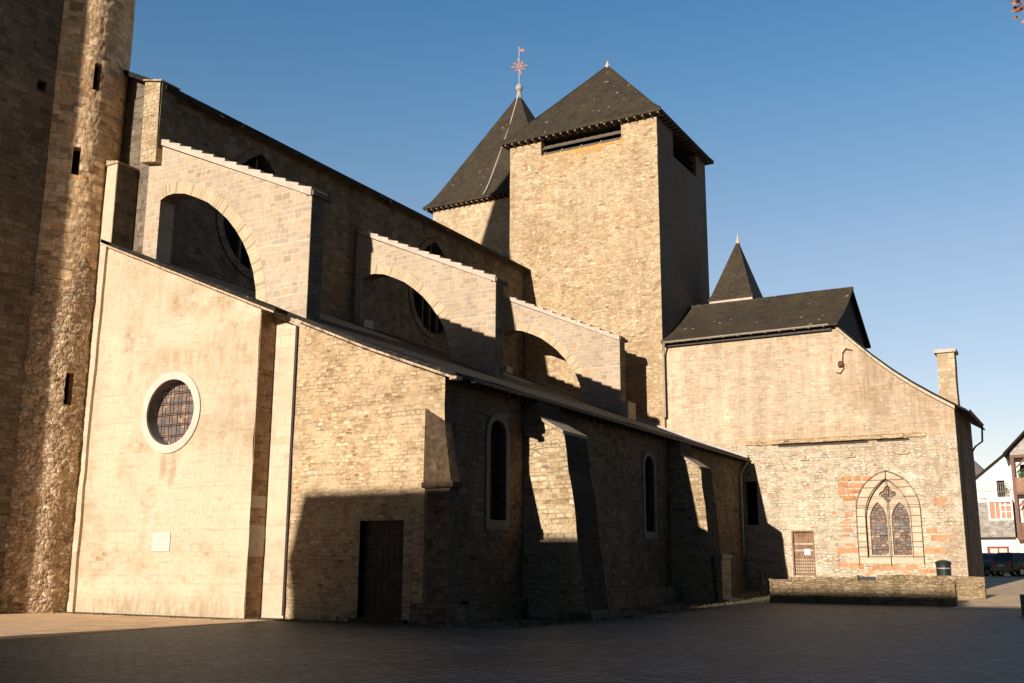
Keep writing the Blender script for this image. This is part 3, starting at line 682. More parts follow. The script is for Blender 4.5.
# white dressed edge: tall pilaster strip at the left of the wall, rising past the roof
lp = B().slab(WP(23.62), [(29.86, 12.7), (30.42, 12.75), (30.40, 15.75), (29.86, 15.75)], 1.5, jit=.03)
lp.slab(WP(23.66), [(30.18, 0.), (30.60, 0.), (30.56, 6), (30.46, 12.8), (30.12, 12.75), (30.2, 6)], .12, jit=.05)
lpo = part('corner_pier', lp, 'pilaster', church)
lpc = B().hexa([(23.58, 29.8, 15.75), (25.2, 29.8, 15.75), (25.2, 30.5, 15.75), (23.58, 30.5, 15.75), (23.58, 29.8, 15.83), (25.2, 29.8, 15.83), (25.2, 30.5, 15.98), (23.58, 30.5, 15.98)])
part('cap_stone', lpc, 'buttress', lpo)
lps = B().box(23.63, 25.1, 29.83, 29.857, 12.6, 15.74); part('pier_shade_sheet', lps, 'nave', lpo)  # darker sheet puts shade into the colour of the south side
# --- pilaster between the two walls
pb = B().slab(WP(24.47), [(21.72, 0), (22.64, 0), (22.64, 9.1), (21.72, zr(21.72)-.15)], .8, jit=.03)
part('rain_pipe', B().tube([(24.36, 21.63, 9.0), (24.36, 21.63, .1)], .05, 8), 'wood_dark', church, label='dark rain pipe beside the pale pilaster')
gpx = B().box(24.80, 24.9, 21.4, 21.75, 0, 9.2); part('recess_back', gpx, 'oldbrick', church)
part('pilaster', pb, 'pilaster', church)
sd = B().slab(SP(22.625), [(23.79, .02), (24.47, .02), (24.47, 9.4), (23.79, 9.4)], .02, jit=.0)
part('pilaster_side_brickwork', sd, 'oldbrick', church)
# --- wall with the door
DW = 24.34
dh = [(17.3, .12), (18.85, .12), (18.85, 2.84), (17.3, 2.84)]
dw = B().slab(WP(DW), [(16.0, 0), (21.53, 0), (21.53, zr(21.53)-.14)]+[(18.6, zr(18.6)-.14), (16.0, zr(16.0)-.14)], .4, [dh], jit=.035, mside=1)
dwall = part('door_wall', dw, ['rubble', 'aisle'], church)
dj = B().box(DW-.015, DW+.25, 18.85, 19.12, .0, 3.0).box(DW-.012, DW+.25, 17.0, 17.3, .0, 3.0).box(DW-.02, DW+.25, 17.302, 18.848, 2.84, 3.1)
part('door_frame', dj, 'buttress', dwall)
dd = B()
for i in range(7):
    y0 = 17.3+i*.2214; dd.box(DW+.22, DW+.27+.006*(i % 2), y0+.006, y0+.2154, .13, 2.84)
for z_ in (.35, 1.25, 2.2): dd.box(DW+.19, DW+.22, 17.32, 18.83, z_, z_+.1)
door = part('plank_door', dd, 'wood_dark', church, label='dark studded plank door in the shaded west wall')
ds = B()
for z_ in (1.5, 1.75, 2.02, 2.45, 2.62):
    for i in range(8): y = 17.42+i*.187; ds.box(DW+.18, DW+.22, y-.02, y+.02, z_-.02, z_+.02)
each('door_stud', ds, 'iron', door)
part('door_sill', B().box(DW-.25, DW+.3, 17.1, 19.0, 0, .12, jit=.02), 'weathering', dwall)

# --- south wall of the aisle
def arch(cx_, w, zb, zt, n=10):      # round-headed opening outline (x, z)
    r = w/2; zs_ = zt-r
    return [(cx_-r, zb), (cx_+r, zb)]+[(cx_+r*math.cos(math.pi*i/n), zs_+r*math.sin(math.pi*i/n)) for i in range(n+1)]
AW = 16.0; AX1 = 52.0
WIN = [(27.33, 2.93, 5.98), (39.52, 2.93, 5.98)]
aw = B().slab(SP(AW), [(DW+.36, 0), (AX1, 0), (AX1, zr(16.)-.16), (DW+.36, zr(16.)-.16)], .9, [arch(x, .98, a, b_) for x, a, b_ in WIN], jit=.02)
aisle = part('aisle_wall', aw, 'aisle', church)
for x, a, b_ in WIN:
    fr = B().ring(SP(AW-.03), arch(x, .96, a, b_-.01), arch(x, 1.42, a-.30, b_+.20), .10)
    wf = part('window_surround', fr, 'surround', church, label='pale arched window surround')
    gp = B(); gp.poly([(p[0], AW+.30, p[1]) for p in arch(x, 1.1, a-.05, b_+.05)]); part('window_glass', gp, 'glass_dark', wf)
    gb_ = B()
    for i in range(-2, 3): gb_.tube([(x+i*.17, AW+.22, a), (x+i*.17, AW+.22, b_-.1)], .010, 4)
    for i in range(9): gb_.tube([(x-.47, AW+.22, a+.25+i*.31), (x+.47, AW+.22, a+.25+i*.31)], .010, 4)
    part('window_grille', gb_, 'iron', wf)
# blocked openings, patches and a bench-like ledge
pl_ = B().box(33.6, 41.8, 15.55, 15.99, H(36)-.1, .78, jit=.02); part('wall_ledge', pl_, 'aisle', church)
for x0_, x1_, z0_, z1_ in ((25.4, 28.9, 0, .62), (31.2, 33.6, 0, .55), (45.2, 51.95, .2, .95)): part('wall_plinth', B().box(x0_, x1_, 15.79, 15.985, z0_, z1_, jit=.03), 'aisle', church)


# --- corner buttress with a sloping lichen-covered weathering
cbp = [(DW-.005, 16.62), (24.15, 16.40), (24.15, 15.66), (24.55, 15.62), (24.62, 16.0)]
cbm = B()
zt = 3.86
for i in range(len(cbp)):
    a, b_ = cbp[i], cbp[(i+1) % len(cbp)]
    cbm.poly([(*a, 0), (*b_, 0), (*b_, zt), (*a, zt)])
cbm.poly([(*p, zt) for p in cbp])
cb1 = part('corner_buttress', cbm, 'aisle', church)
A_ = Vector((DW-.004, 16.66, 6.0)); B_ = Vector((DW-.004, 16.0, 5.6)); B2 = Vector((24.6, 15.99, 5.6))
C_, D_, E_, F_ = Vector((24.10, 16.42, zt)), Vector((24.10, 15.60, zt)), Vector((24.52, 15.55, zt)), Vector((24.62, 15.995, zt)); G_ = Vector((DW-.004, 16.68, zt))
cw = B()
cw.poly([A_, B_, D_, C_]); cw.poly([B_, B2, E_, D_]); cw.poly([B2, F_, E_]); cw.poly([A_, C_, G_]); cw.poly([G_, C_, D_, E_, F_])
part('sloped_weathering', cw, 'weathering', cb1)
part('ledge_stone', B().box(24.06, 24.60, 15.52, 16.55, zt-.16, zt-.002, jit=.02), 'weathering', cb1)
part('plinth_stone', B().box(24.0, 24.8, 15.45, 16.8, 0, .55, jit=.04), 'aisle', cb1)

# --- side buttresses
def side_buttress(x0, x1, yt, ymid, yb, ztop, low=None):
    prof = [(16.0, 0), (16.0, 6.75), (15.5, 6.75), (15.42, ztop+.45), (yt, ztop), (ymid, 2.35), (yb, 0)]
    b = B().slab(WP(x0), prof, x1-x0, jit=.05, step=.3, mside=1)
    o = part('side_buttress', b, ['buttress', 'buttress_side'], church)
    th = .10; s0 = Vector((0, 15.46, ztop+.56)); s1 = Vector((0, yt-.02, ztop+.0))
    e = (x0-.14, x1+.12)
    c = [(e[0], s0.y, s0.z-th), (e[1], s0.y, s0.z-th), (e[1], s1.y, s1.z-th), (e[0], s1.y, s1.z-th), (e[0], s0.y, s0.z), (e[1], s0.y, s0.z), (e[1], s1.y, s1.z), (e[0], s1.y, s1.z)]
    part('cap_slab', B().hexa([Vector(p)+wob(p, .05, 2) for p in c]), 'cap_stone', o)
    if low:
        part('lower_stage', B().box(*low, H(low[0])-.1, 1.9, jit=.03), 'buttress', o)
        part('lower_cap', B().box(low[0]-.08, low[1]+.06, low[2]-.08, low[3], 1.9, 2.05, jit=.02), 'grey_stone', o)
        part('foot_stone', B().box(low[0]-.1, low[1]+.75, low[2]-.28, low[3], 0, H(low[0])+.12, jit=.05), 'grey_stone', o)
    return o
side_buttress(28.95, 30.55, 14.55, 14.08, 13.80, 5.72)
side_buttress(41.75, 43.15, 14.60, 14.32, 14.2, 5.66, low=(42.3, 43.4, 14.0, 14.45))
part('buttress_foot', B().box(28.8, 30.8, 13.6, 14.4, 0, .26, jit=.05), 'aisle', church)

# --- nave clerestory
NY = 28.66; NZ = 18.75
def window_outline(cx_, cz, r, zap, n=14):
    pts = [(cx_+r*math.cos(a), cz+r*math.sin(a)) for a in [math.pi+math.pi*i/n for i in range(n+1)]]
    # pointed top: two arcs
    R = (r*r+(zap-cz)**2)/(2*r); k = 8
    for i in range(1, k):
        a = math.asin((zap-cz)/R)*i/k; pts.append((cx_+r-R+R*math.cos(a), cz+R*math.sin(a)))
    pts.append((cx_, zap))
    for i in range(k-1, 0, -1):
        a = math.asin((zap-cz)/R)*i/k; pts.append((cx_-r+R-R*math.cos(a), cz+R*math.sin(a)))
    return pts
NW = [(29.6, 14.9, 1.95, 18.05), (42.4, 14.9, 1.95, 17.85)]
nv = B().slab(SP(NY), [(24.56, 10.5), (52.0, 10.5), (52.0, NZ), (24.56, NZ)], .9, [window_outline(*w) for w in NW], jit=.015)
nv.slab(WP(24.56), [(NY+.9, 10.5), (41.5, 10.5), (41.5, NZ), (NY+.9, NZ)], .8)
nv.slab(WP(24.60), [(41.5, 18.8), (28.9, 18.8), (35.2, 22.0)], .6)
nave = part('nave_wall', nv, 'nave', church)
for (cx_, cz, r, za) in NW:
    fr = B().ring(SP(NY-.05), window_outline(cx_, cz, r-.03, za-.03), window_outline(cx_, cz, r+.30, za+.28), .35)
    o = part('clerestory_window', fr, 'nave', church)
    p_ = B(); p_.poly([(a, NY+.42, b_) for a, b_ in window_outline(cx_, cz, r+.1, za+.1)]); part('window_glass', p_, 'glass_dark', o)
    mu = B()
    for d in (-.65, 0, .65): mu.box(cx_+d-.05, cx_+d+.05, NY+.22, NY+.36, cz-math.sqrt(r*r-d*d), za-.1-abs(d)*1.2)
    part('window_mullions', mu, 'nave', o)
# pilaster strip at the west end and behind each flyer
wp_ = B().slab(WP(24.02), [(28.36, 15.68), (29.16, 15.80), (29.24, 18.95), (28.44, 18.75)], .75, jit=.015)
wpo = part('nave_corner_pilaster', wp_, 'buttress', church)
part('cap_stone', B().hexa([(23.95, 28.3, 18.76), (24.85, 28.3, 18.76), (24.85, 29.3, 19.0), (23.95, 29.3, 19.0), (23.95, 28.3, 18.82), (24.85, 28.3, 18.82), (24.85, 29.3, 19.06), (23.95, 29.3, 19.06)]), 'buttress', wpo)
part('pilaster_shade_sheet', B().box(24.08, 24.77, 28.375, 28.398, 15.8, 18.74), 'nave', wpo)  # south face darkened: its shade is put into the colour
for x in (36.0, 48.8):
    part('nave_pilaster', B().box(x+.05, x+1.0, 28.25, 28.66, 11.5, 16.2, jit=.01), 'nave', church)
    part('pilaster_foot', B().box(x+.0, x+.7, 28.05, 28.3, zr(28.2)-.1, zr(28.2)+.3, jit=.03), 'grey_stone', church)
# cornice, gutter line and roof of the nave
part('nave_cornice', B().box(24.3, 52.0, NY-.18, NY, NZ-.22, NZ-.02), 'nave', church)
nr = B()
nr.plate([(24.2, 28.28, 18.72), (52.0, 28.28, 18.72), (57.5, 28.28, 18.72), (57.5, 35.2, 22.1), (24.2, 35.2, 22.1)], .2)
nr.plate([(24.2, 42.1, 18.72), (24.2, 35.2, 22.1), (57.5, 35.2, 22.1), (57.5, 42.1, 18.72)], .2)
nro = part('nave_roof', nr, 'slate_dark', church)
part('roof_flashing', B().tube([(55.5, 29.9, 19.9), (55.7, 30.6, 20.6), (55.8, 31.8, 21.0), (55.9, 33.6, 21.1)], .28, 8), 'lead', nro)

# --- flying buttresses
def flyer(x0, zoff=0., y_in=28.66, th=.66):
    yo, zo, zi = 21.24, 13.36+zoff, 16.62+zoff
    # intrados curve (Y, Z), from the nave leg down to the outer pier
    leg = 28.26
    curve = [(leg, 12.0), (leg, 14.28), (27.95, 14.40), (27.6, 14.42), (27.05, 14.32), (26.48, 14.08), (25.9, 13.80), (25.38, 13.42), (24.9, 13.02), (24.48, 12.56), (24.12, 12.08), (23.82, 11.56), (23.58, 10.98), (23.42, 10.35), (23.36, 9.6)]
    curve = [(a, b_+zoff*.8 if b_ > 12 else b_) for a, b_ in curve]
    nst = 13; top = []
    dy, dz_ = (28.55-yo)/nst, (zi-zo)/nst
    for i in range(nst):
        ya = yo+i*dy; z_ = zo+(i+.55)*dz_
        top += [(ya, z_), (ya+dy, z_)]
    base = [(y_in, 12.0)]+curve+[(yo, 9.2)]
    body_top = [(yo, zo-.16), (28.62, zi-.16+.0)]
    b = B().slab(WP(x0), [(y_in, 12.0)]+curve+[(23.36, zr(23.36)-.35), (yo, zr(yo)-.35)]+body_top+[(y_in, zi-.16)], th, jit=0)
    o = part('flying_buttress', b, 'ashlar_new', church)
    # ring of voussoirs standing 12 mm proud of both faces
    inn = curve[1:]; outr = []
    for i, (a, b_) in enumerate(inn):
        p = Vector(inn[max(i-1, 0)]); q = Vector(inn[min(i+1, len(inn)-1)]); t_ = (q-p).normalized(); n_ = Vector((t_.y, -t_.x))
        if i == 0: n_ = Vector((0, 1))
        if n_.y < -.2: n_ = -n_
        if n_.x > 0 and i > 1: n_ = Vector((-abs(n_.x), abs(n_.y)))
        outr.append((a+n_.x*.42, b_+n_.y*.42))
    vs = B()
    for xx, d_ in ((x0-.012, 0), (x0+th+.012, 0)):
        u = 0
        for i in range(len(inn)-1):
            l_ = (Vector(inn[i+1])-Vector(inn[i])).length
            vs.poly([(xx, *inn[i]), (xx, *inn[i+1]), (xx, *outr[i+1]), (xx, *outr[i])], 0, [(u, .2), (u+l_, .2), (u+l_, .62), (u, .62)]); u += l_
    for i in range(len(inn)-1):
        vs.poly([(x0-.012, *inn[i]), (x0+th+.012, *inn[i]), (x0+th+.012, *inn[i+1]), (x0-.012, *inn[i+1])], 0)
        vs.poly([(x0-.012, *outr[i]), (x0+.005, *outr[i]), (x0+.005, *outr[i+1]), (x0-.012, *outr[i+1])], 0)
    part('voussoirs', vs, 'voussoir', o)
    cp = B()
    for i in range(nst):
        ya = yo+i*dy; z_ = zo+(i+.62)*dz_; j_ = .012*noise.noise(Vector((i*3.3, x0, 0)))
        low = [(ya, zo+i*dz_-.15), (ya+dy, zo+(i+1)*dz_-.15)]
        cp.slab(WP(x0-.07+j_), [low[0], low[1], (ya+dy-.004, zo+(i+1)*dz_+.035+j_), (ya-.03, zo+i*dz_+.125+j_)], th+.15)
    part('stepped_coping', cp, 'coping', o)
    part('pier_cap', B().box(x0-.03, x0+th+.22, yo-.10, yo+.2, zo-.12, zo+.03, jit=.015), 'belltower', o)
    part('pier_face', B().slab(SP(yo-.012), [(x0+.01, zr(yo)-.2), (x0+th-.0, zr(yo)-.2), (x0+th, zo-.15), (x0+.01, zo-.15)], .012), 'nave', o)
    return o
f1 = flyer(24.3, y_in=28.98); f2 = flyer(36.0, -.04); f3 = flyer(48.8, -.12)
part('pier_base', B().box(48.5, 49.5, 20.7, 21.24, zr(21)-.3, zr(21)+.75, jit=.02), 'ashlar_new', f3)

# --- aisle roof
ar = B()
def roof_strip(x0, x1, ya, yb):
    ys_ = [ya]+[y for y in (16.6, 17.6, 18.6, 21., 24., 27.) if ya < y < yb]+[yb]
    n = max(1, int((x1-x0)/2.5))
    for i in range(n):
        xa, xb = x0+(x1-x0)*i/n, x0+(x1-x0)*(i+1)/n
        for y0, y1 in zip(ys_, ys_[1:]):
            w = lambda x, y: Vector((x, y, zr(y)+.055*noise.noise(Vector((x*.8, y*.8, 1)))))
            ar.poly([w(xa, y0), w(xb, y0), w(xb, y1), w(xa, y1)])
    top = [(x0, y, zr(y)) for y in ys_]; bt_ = [(x0, y, zr(y)-.13) for y in ys_]
    for i in range(len(ys_)-1): ar.poly([top[i], top[i+1], bt_[i+1], bt_[i]])
    for i in range(len(ys_)-1):
        ar.poly([(x0, ys_[i], zr(ys_[i])-.13), (x1, ys_[i], zr(ys_[i])-.13), (x1, ys_[i+1], zr(ys_[i+1])-.13), (x0, ys_[i+1], zr(ys_[i+1])-.13)])
    ar.poly([(x0, ya, zr(ya)), (x1, ya, zr(ya)), (x1, ya, zr(ya)-.13), (x0, ya, zr(ya)-.13)])
roof_strip(24.15, 51.96, 15.55, 28.6)
roof_strip(23.62, 24.15, 21.9, 30.4)
aro = part('aisle_roof', ar, 'slate_dark', church)
# light verge tiles under the rake
for (xa, ya, yb, nn, vm) in ((23.58, 21.95, 30.2, 30, 'terracotta'), (24.12, 15.6, 21.5, 22, 'verge_pale')):
    vt = B()
    for i in range(nn):
        y0 = ya+(yb-ya)*i/nn; y1 = ya+(yb-ya)*(i+.96)/nn; j_ = .012*noise.noise(Vector((i*1.7, xa, 5)))
        vt.hexa([(xa+j_, y0, zr(y0)-.20+j_), (xa+.3, y0, zr(y0)-.20), (xa+.3, y1, zr(y1)-.20), (xa+j_, y1, zr(y1)-.20+j_),
                 (xa+j_, y0, zr(y0)-.132), (xa+.3, y0, zr(y0)-.132), (xa+.3, y1, zr(y1)-.132), (xa+j_, y1, zr(y1)-.132)], 0)
    part('verge_tiles', vt, vm, aro)
part('verge_end', B().box(24.10, 24.45, 15.48, 15.7, zr(15.6)-.22, zr(15.6)-.135, jit=.02), 'verge_pale', aro)
gt = B()
def gutter(b, p0, p1, r=.085, n=7, mi=0, side=Vector((0, -1, 0))):
    p0, p1 = Vector(p0), Vector(p1)
    pr = [(math.cos(math.pi+math.pi*i/n)*r, math.sin(math.pi+math.pi*i/n)*r) for i in range(n+1)]
    for (a, c), (a2, c2) in zip(pr, pr[1:]):
        q = [p0+side*a+Vector((0, 0, c)), p0+side*a2+Vector((0, 0, c2)), p1+side*a2+Vector((0, 0, c2)), p1+side*a+Vector((0, 0, c))]
        b.poly(q, mi, smooth=True)
        q2 = [p0+side*a*.86+Vector((0, 0, c*.86)), p0+side*a2*.86+Vector((0, 0, c2*.86)), p1+side*a2*.86+Vector((0, 0, c2*.86)), p1+side*a*.86+Vector((0, 0, c*.86))]
        b.poly(q2, mi, smooth=True)
gutter(gt, (24.9, 15.48, zr(15.5)-.06), (51.9, 15.48, zr(15.5)-.06))
for i in range(28):
    x = 25+i*.98; gt.box(x-.02, x+.02, 15.4, 15.95, zr(15.5)-.17, zr(15.5)-.145)
part('gutter', gt, 'zinc_dark', aro)
rf = B()
for i in range(44):
    x = 24.8+i*.62; rf.hexa([(x, 15.62, zr(15.6)-.26), (x+.1, 15.62, zr(15.6)-.26), (x+.1, 16.0, zr(16)-.26), (x, 16.0, zr(16)-.26), (x, 15.62, zr(15.6)-.135), (x+.1, 15.62, zr(15.6)-.135), (x+.1, 16.0, zr(16)-.135), (x, 16.0, zr(16)-.135)])
each('rafter_end', rf, 'wood_dark', aro)
dp = B().tube([(51.5, 15.5, zr(15.5)-.12), (51.5, 15.75, zr(15.5)-.5), (51.5, 15.9, 6.1), (51.5, 15.9, 2.1), (51.6, 15.75, 1.75), (51.7, 15.2, 1.4), (51.75, 15.0, .7), (51.75, 14.95, .45)], .055, 8)
part('downpipe', dp, 'zinc', church, label='grey downpipe in the shaded corner')
# flashing strips where the roof meets walls
part('roof_flashing', B().box(51.86, 51.99, 16.2, 19.9, 0, .01).box(51.8, 51.99, 15.7, 15.8, 0, .01), 'lead', aro) if False else None
fl = B()
for y0, y1 in ((15.6, 18.6), (18.6, 21.2), (21.2, 24.8), (24.8, 28.2)):
    fl.hexa([(51.82, y0, zr(y0)+.02), (51.99, y0, zr(y0)+.02), (51.99, y1, zr(y1)+.02), (51.82, y1, zr(y1)+.02), (51.86, y0, zr(y0)+.14), (51.99, y0, zr(y0)+.14), (51.99, y1, zr(y1)+.14), (51.86, y1, zr(y1)+.14)])
part('abutment_flashing', fl, 'lead', aro)

# --- square tower
SX0, SX1, SY0, SY1, SZ = 52.0, 60.3, 20.1, 29.72, 26.75
tb = B()
lw = [(22.3, 25.75), (27.55, 25.75), (27.55, SZ+.2), (22.3, SZ+.2)]
tb.slab(WP(SX0), [(SY0, 0), (SY1, 0), (SY1, SZ), (27.55, SZ), (27.55, 25.75), (22.3, 25.75), (22.3, SZ), (SY0, SZ)], .9, jit=.025, step=.5)
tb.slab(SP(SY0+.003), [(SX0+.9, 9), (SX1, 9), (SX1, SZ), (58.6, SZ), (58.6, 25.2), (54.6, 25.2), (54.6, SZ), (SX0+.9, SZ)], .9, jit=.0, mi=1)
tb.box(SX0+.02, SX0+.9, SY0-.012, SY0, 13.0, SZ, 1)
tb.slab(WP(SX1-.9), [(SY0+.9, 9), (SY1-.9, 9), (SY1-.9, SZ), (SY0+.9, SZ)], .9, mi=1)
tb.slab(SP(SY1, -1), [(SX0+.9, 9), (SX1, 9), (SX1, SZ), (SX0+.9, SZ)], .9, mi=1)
sqt = part('square_tower', tb, ['tower', 'tower_side'], church)
part('belfry_floor', B().box(SX0+.9, SX1-.9, SY0+.9, SY1-.9, 25.0, 25.1), 'black', sqt)
# lichen-stained sill and louvers in the west opening
lv = B()
for i in range(2):
    z_ = 25.78+i*.42
    lv.hexa([(52.08, 22.32, z_), (52.11, 22.32, z_-.03), (52.11, 27.53, z_-.03), (52.08, 27.53, z_), (52.5, 22.32, z_+.38), (52.53, 22.32, z_+.35), (52.53, 27.53, z_+.35), (52.5, 27.53, z_+.38)])
lvo = part('louver_boards', lv, 'wood_louver', sqt)
lb = B()
for y in (22.4, 23.7, 25.0, 26.3, 27.42): lb.hexa([(52.03, y-.025, 25.76), (52.07, y-.025, 25.76), (52.07, y+.025, 25.76), (52.03, y+.025, 25.76), (52.44, y-.025, 26.2), (52.48, y-.025, 26.2), (52.48, y+.025, 26.2), (52.44, y+.025, 26.2)])
each('louver_batten', lb, 'coping', lvo)
M['lichen'] = plain('orange_lichen', (.46, .29, .13), .9, .4, 3.5, .8, c2=(.50, .25, .06), c2t=(.45, .58))
lc = B(); rng = random.Random(5)
pts = []
for i in range(27):
    y = 22.15+i*.2; pts.append((y, 25.72-.12-.22*abs(noise.noise(Vector((y*1.7, 0, 3))))*(1.6 if 23 < y < 26 else .6)-(.12 if 23.5 < y < 25.6 else 0)))
lc.slab(WP(51.985), pts+[(27.35, 25.742), (22.15, 25.742)], .014)
part('lichen_stain', lc, 'lichen', sqt)
lv2 = B()
for i in range(3):
    z_ = 25.25+i*.45
    lv2.hexa([(54.62, 20.2, z_), (58.58, 20.2, z_), (58.58, 20.23, z_-.03), (54.62, 20.23, z_-.03), (54.62, 20.6, z_+.4), (58.58, 20.6, z_+.4), (58.58, 20.63, z_+.37), (54.62, 20.63, z_+.37)])
part('louver_boards', lv2, 'black', sqt)
def pyramid(x0, x1, y0, y1, ze, apex, th=.16, flare=.0, name='roof', mat='slate', parent=None):
    b = B(); e = [Vector((x0, y0, ze)), Vector((x1, y0, ze)), Vector((x1, y1, ze)), Vector((x0, y1, ze))]; ap_ = Vector(apex)
    if flare:
        mid = []
        for p in e:
            q = p.lerp(ap_, .17); q.z = ze+(ap_.z-ze)*flare; mid.append(q)
        mid2 = []
        for p in e:
            q = p.lerp(ap_, .07); q.z = ze+(ap_.z-ze)*flare*.30; mid2.append(q)
        for i in range(4):
            j = (i+1) % 4
            b.poly([e[i], e[j], mid2[j], mid2[i]]); b.poly([mid2[i], mid2[j], mid[j], mid[i]]); b.poly([mid[i], mid[j], ap_])
    else:
        for i in range(4):
            j = (i+1) % 4
            # a slight bell-cast at the eaves
            m0, m1 = e[i].lerp(ap_, .12), e[j].lerp(ap_, .12); m0.z -= .12; m1.z -= .12
            b.poly([e[i], e[j], m1, m0])
            K = 10
            def gp_(u, v):
                p = m0.lerp(m1, u).lerp(ap_, v); w_ = 1-abs(2*u-1)**3
                return p+Vector((0, 0, (.05*noise.noise(Vector((p.x*.55, p.y*.55, p.z*.4)))-.06*math.sin(math.pi*v))*w_ if 0 < v < 1 else 0))
            for a_ in range(K):
                for c_ in range(K):
                    b.poly([gp_(a_/K, c_/K), gp_((a_+1)/K, c_/K), gp_((a_+1)/K, (c_+1)/K), gp_(a_/K, (c_+1)/K)] if c_ < K-1 else [gp_(a_/K, c_/K), gp_((a_+1)/K, c_/K), ap_])
    lo = [p-Vector((0, 0, th)) for p in e]
    for i in range(4): b.poly([e[i], e[(i+1) % 4], lo[(i+1) % 4], lo[i]])
    b.poly(lo)
    return part(name, b, mat, parent)
sqr = pyramid(SX0-.5, SX1+.45, SY0-.45, SY1+.4, 26.95, (56.2, 24.95, 32.9), parent=sqt)
re = B(); 
for i in range(22):
    y = SY0-.3+i*.475; re.box(SX0-.44, SX0, y, y+.09, 26.70, 26.79)
for i in range(18):
    x = SX0+.1+i*.49; re.box(x, x+.09, SY0-.40, SY0, 26.70, 26.79)
each('rafter_end', re, 'wood_pale', sqr)
part('finial', B().lathe((56.2, 24.95, 32.75), [(.14, 0), (.16, .18), (.08, .28), (.10, .36), (.04, .42), (0, .55)], 8), 'coping', sqr)
# hip ridges
def ridge(b, p, q, r=.06): b.tube([p, q], r, 6)
hr = B()
for x, y in ((SX0-.5, SY0-.45), (SX0-.5, SY1+.4), (SX1+.45, SY0-.45)):
    p0 = Vector((x, y, 26.95)); apx = Vector((56.2, 24.95, 32.9)); m0 = p0.lerp(apx, .12); m0.z -= .12
    ridge(hr, p0, m0, .05); ridge(hr, m0, apx, .05)
part('hip_ridges', hr, 'slate', sqr)

# --- crossing tower with tall bell-cast roof and weathervane
CX, CY = 63.0, 35.25
cb_ = B()
CZ = 26.5
cb_.box(CX-4.5, CX+4.5, CY-4.5, CY+4.5, 14, CZ-.25)
crs = part('crossing_tower', cb_, 'crossing', church)
apc = (CX, CY, 36.2)
cro = pyramid(CX-5.05, CX+5.05, CY-5.05, CY+5.05, CZ, apc, flare=.13, th=.14, parent=crs)
ce = B()
for i in range(24):
    y = CY-4.9+i*.42; ce.box(CX-4.93, CX-4.5, y, y+.09, CZ-.25, CZ-.145)
each('rafter_end', ce, 'wood_pale', cro)
part('lightning_conductor', B().tube([(62.85, 35.2, 36.1), (61.5, 35.18, 33.08), (60.1, 35.22, 30.30), (58.73, 35.2, 27.80), (58.22, 35.22, 26.95), (57.9, 35.25, 26.56)], .05, 5), 'lead', cro)
fn = B().lathe((CX, CY, 35.5), [(.42, -.3), (.22, .35), (.14, .9), (.26, 1.05), (.30, 1.2), (.20, 1.38), (.06, 1.5), (.045, 1.6)], 10)
fin = part('finial', fn, 'lead', cro)
wv = B().tube([(CX, CY, 37.0), (CX, CY, 40.0)], .038, 6)
rv = (Vector((.53, -.85, 0))).normalized()
wvo = part('weathervane', wv, 'lead', cro)
sn = B(); cz_ = 38.42
for k in range(8):
    a = math.radians(10+45*k); d = rv*math.cos(a)+Vector((0, 0, 1))*math.sin(a); n_ = rv*(-math.sin(a))+Vector((0, 0, 1))*math.cos(a)
    c = Vector((CX, CY, cz_)); ln = .74 if k % 2 == 0 else .56
    tn = rv.cross(Vector((0, 0, 1)))*.03
    pts = [c+n_*.07, c+d*ln*.55+n_*.05, c+d*ln*.62+n_*.10, c+d*ln, c+d*ln*.62-n_*.10, c+d*ln*.55-n_*.05, c-n_*.07]
    sn.poly([p+tn for p in pts]); sn.poly([p-tn for p in pts])
    for i in range(len(pts)-1): sn.poly([pts[i]+tn, pts[i+1]+tn, pts[i+1]-tn, pts[i]-tn])
for i in range(16):
    pass
sn.tube([Vector((CX, CY, cz_))-rv.cross(Vector((0, 0, 1)))*.05, Vector((CX, CY, cz_))+rv.cross(Vector((0, 0, 1)))*.05], .17, 12)
part('sun_star', sn, 'gilt', wvo)
fg = B(); c = Vector((CX, CY, 39.75))+rv*.2; tn = rv.cross(Vector((0, 0, 1)))*.02
fp = [c+rv*(-.15)+Vector((0, 0, .1)), c+rv*.08+Vector((0, 0, .17)), c+rv*.22+Vector((0, 0, .02)), c+rv*.08+Vector((0, 0, -.16)), c+rv*(-.15)+Vector((0, 0, -.1))]
fg.poly([p+tn for p in fp]); fg.poly([p-tn for p in fp]); part('vane_flag', fg, 'gilt', wvo)
part('top_cross_bar', B().tube([Vector((CX, CY, 40.0))-rv*.12, Vector((CX, CY, 40.0))+rv*.12], .025, 5), 'lead', wvo)

# --- small spire behind the transept
sb = B().box(57.4, 60.2, 16.62, 19.07, 12, 16.75)
spb = part('stair_spire', sb, 'crossing', church)
part('eave_band', B().box(57.3, 60.3, 16.55, 19.14, 16.62, 16.82), 'coping', spb)
so_ = pyramid(57.25, 60.35, 16.5, 19.2, 16.9, (58.8, 17.72, 20.85), th=.07, parent=spb)
part('finial', B().lathe((58.8, 17.72, 20.6), [(.15, 0), (.09, .25), (.05, .36), (.03, .6), (0, .65)], 8), 'coping', so_)

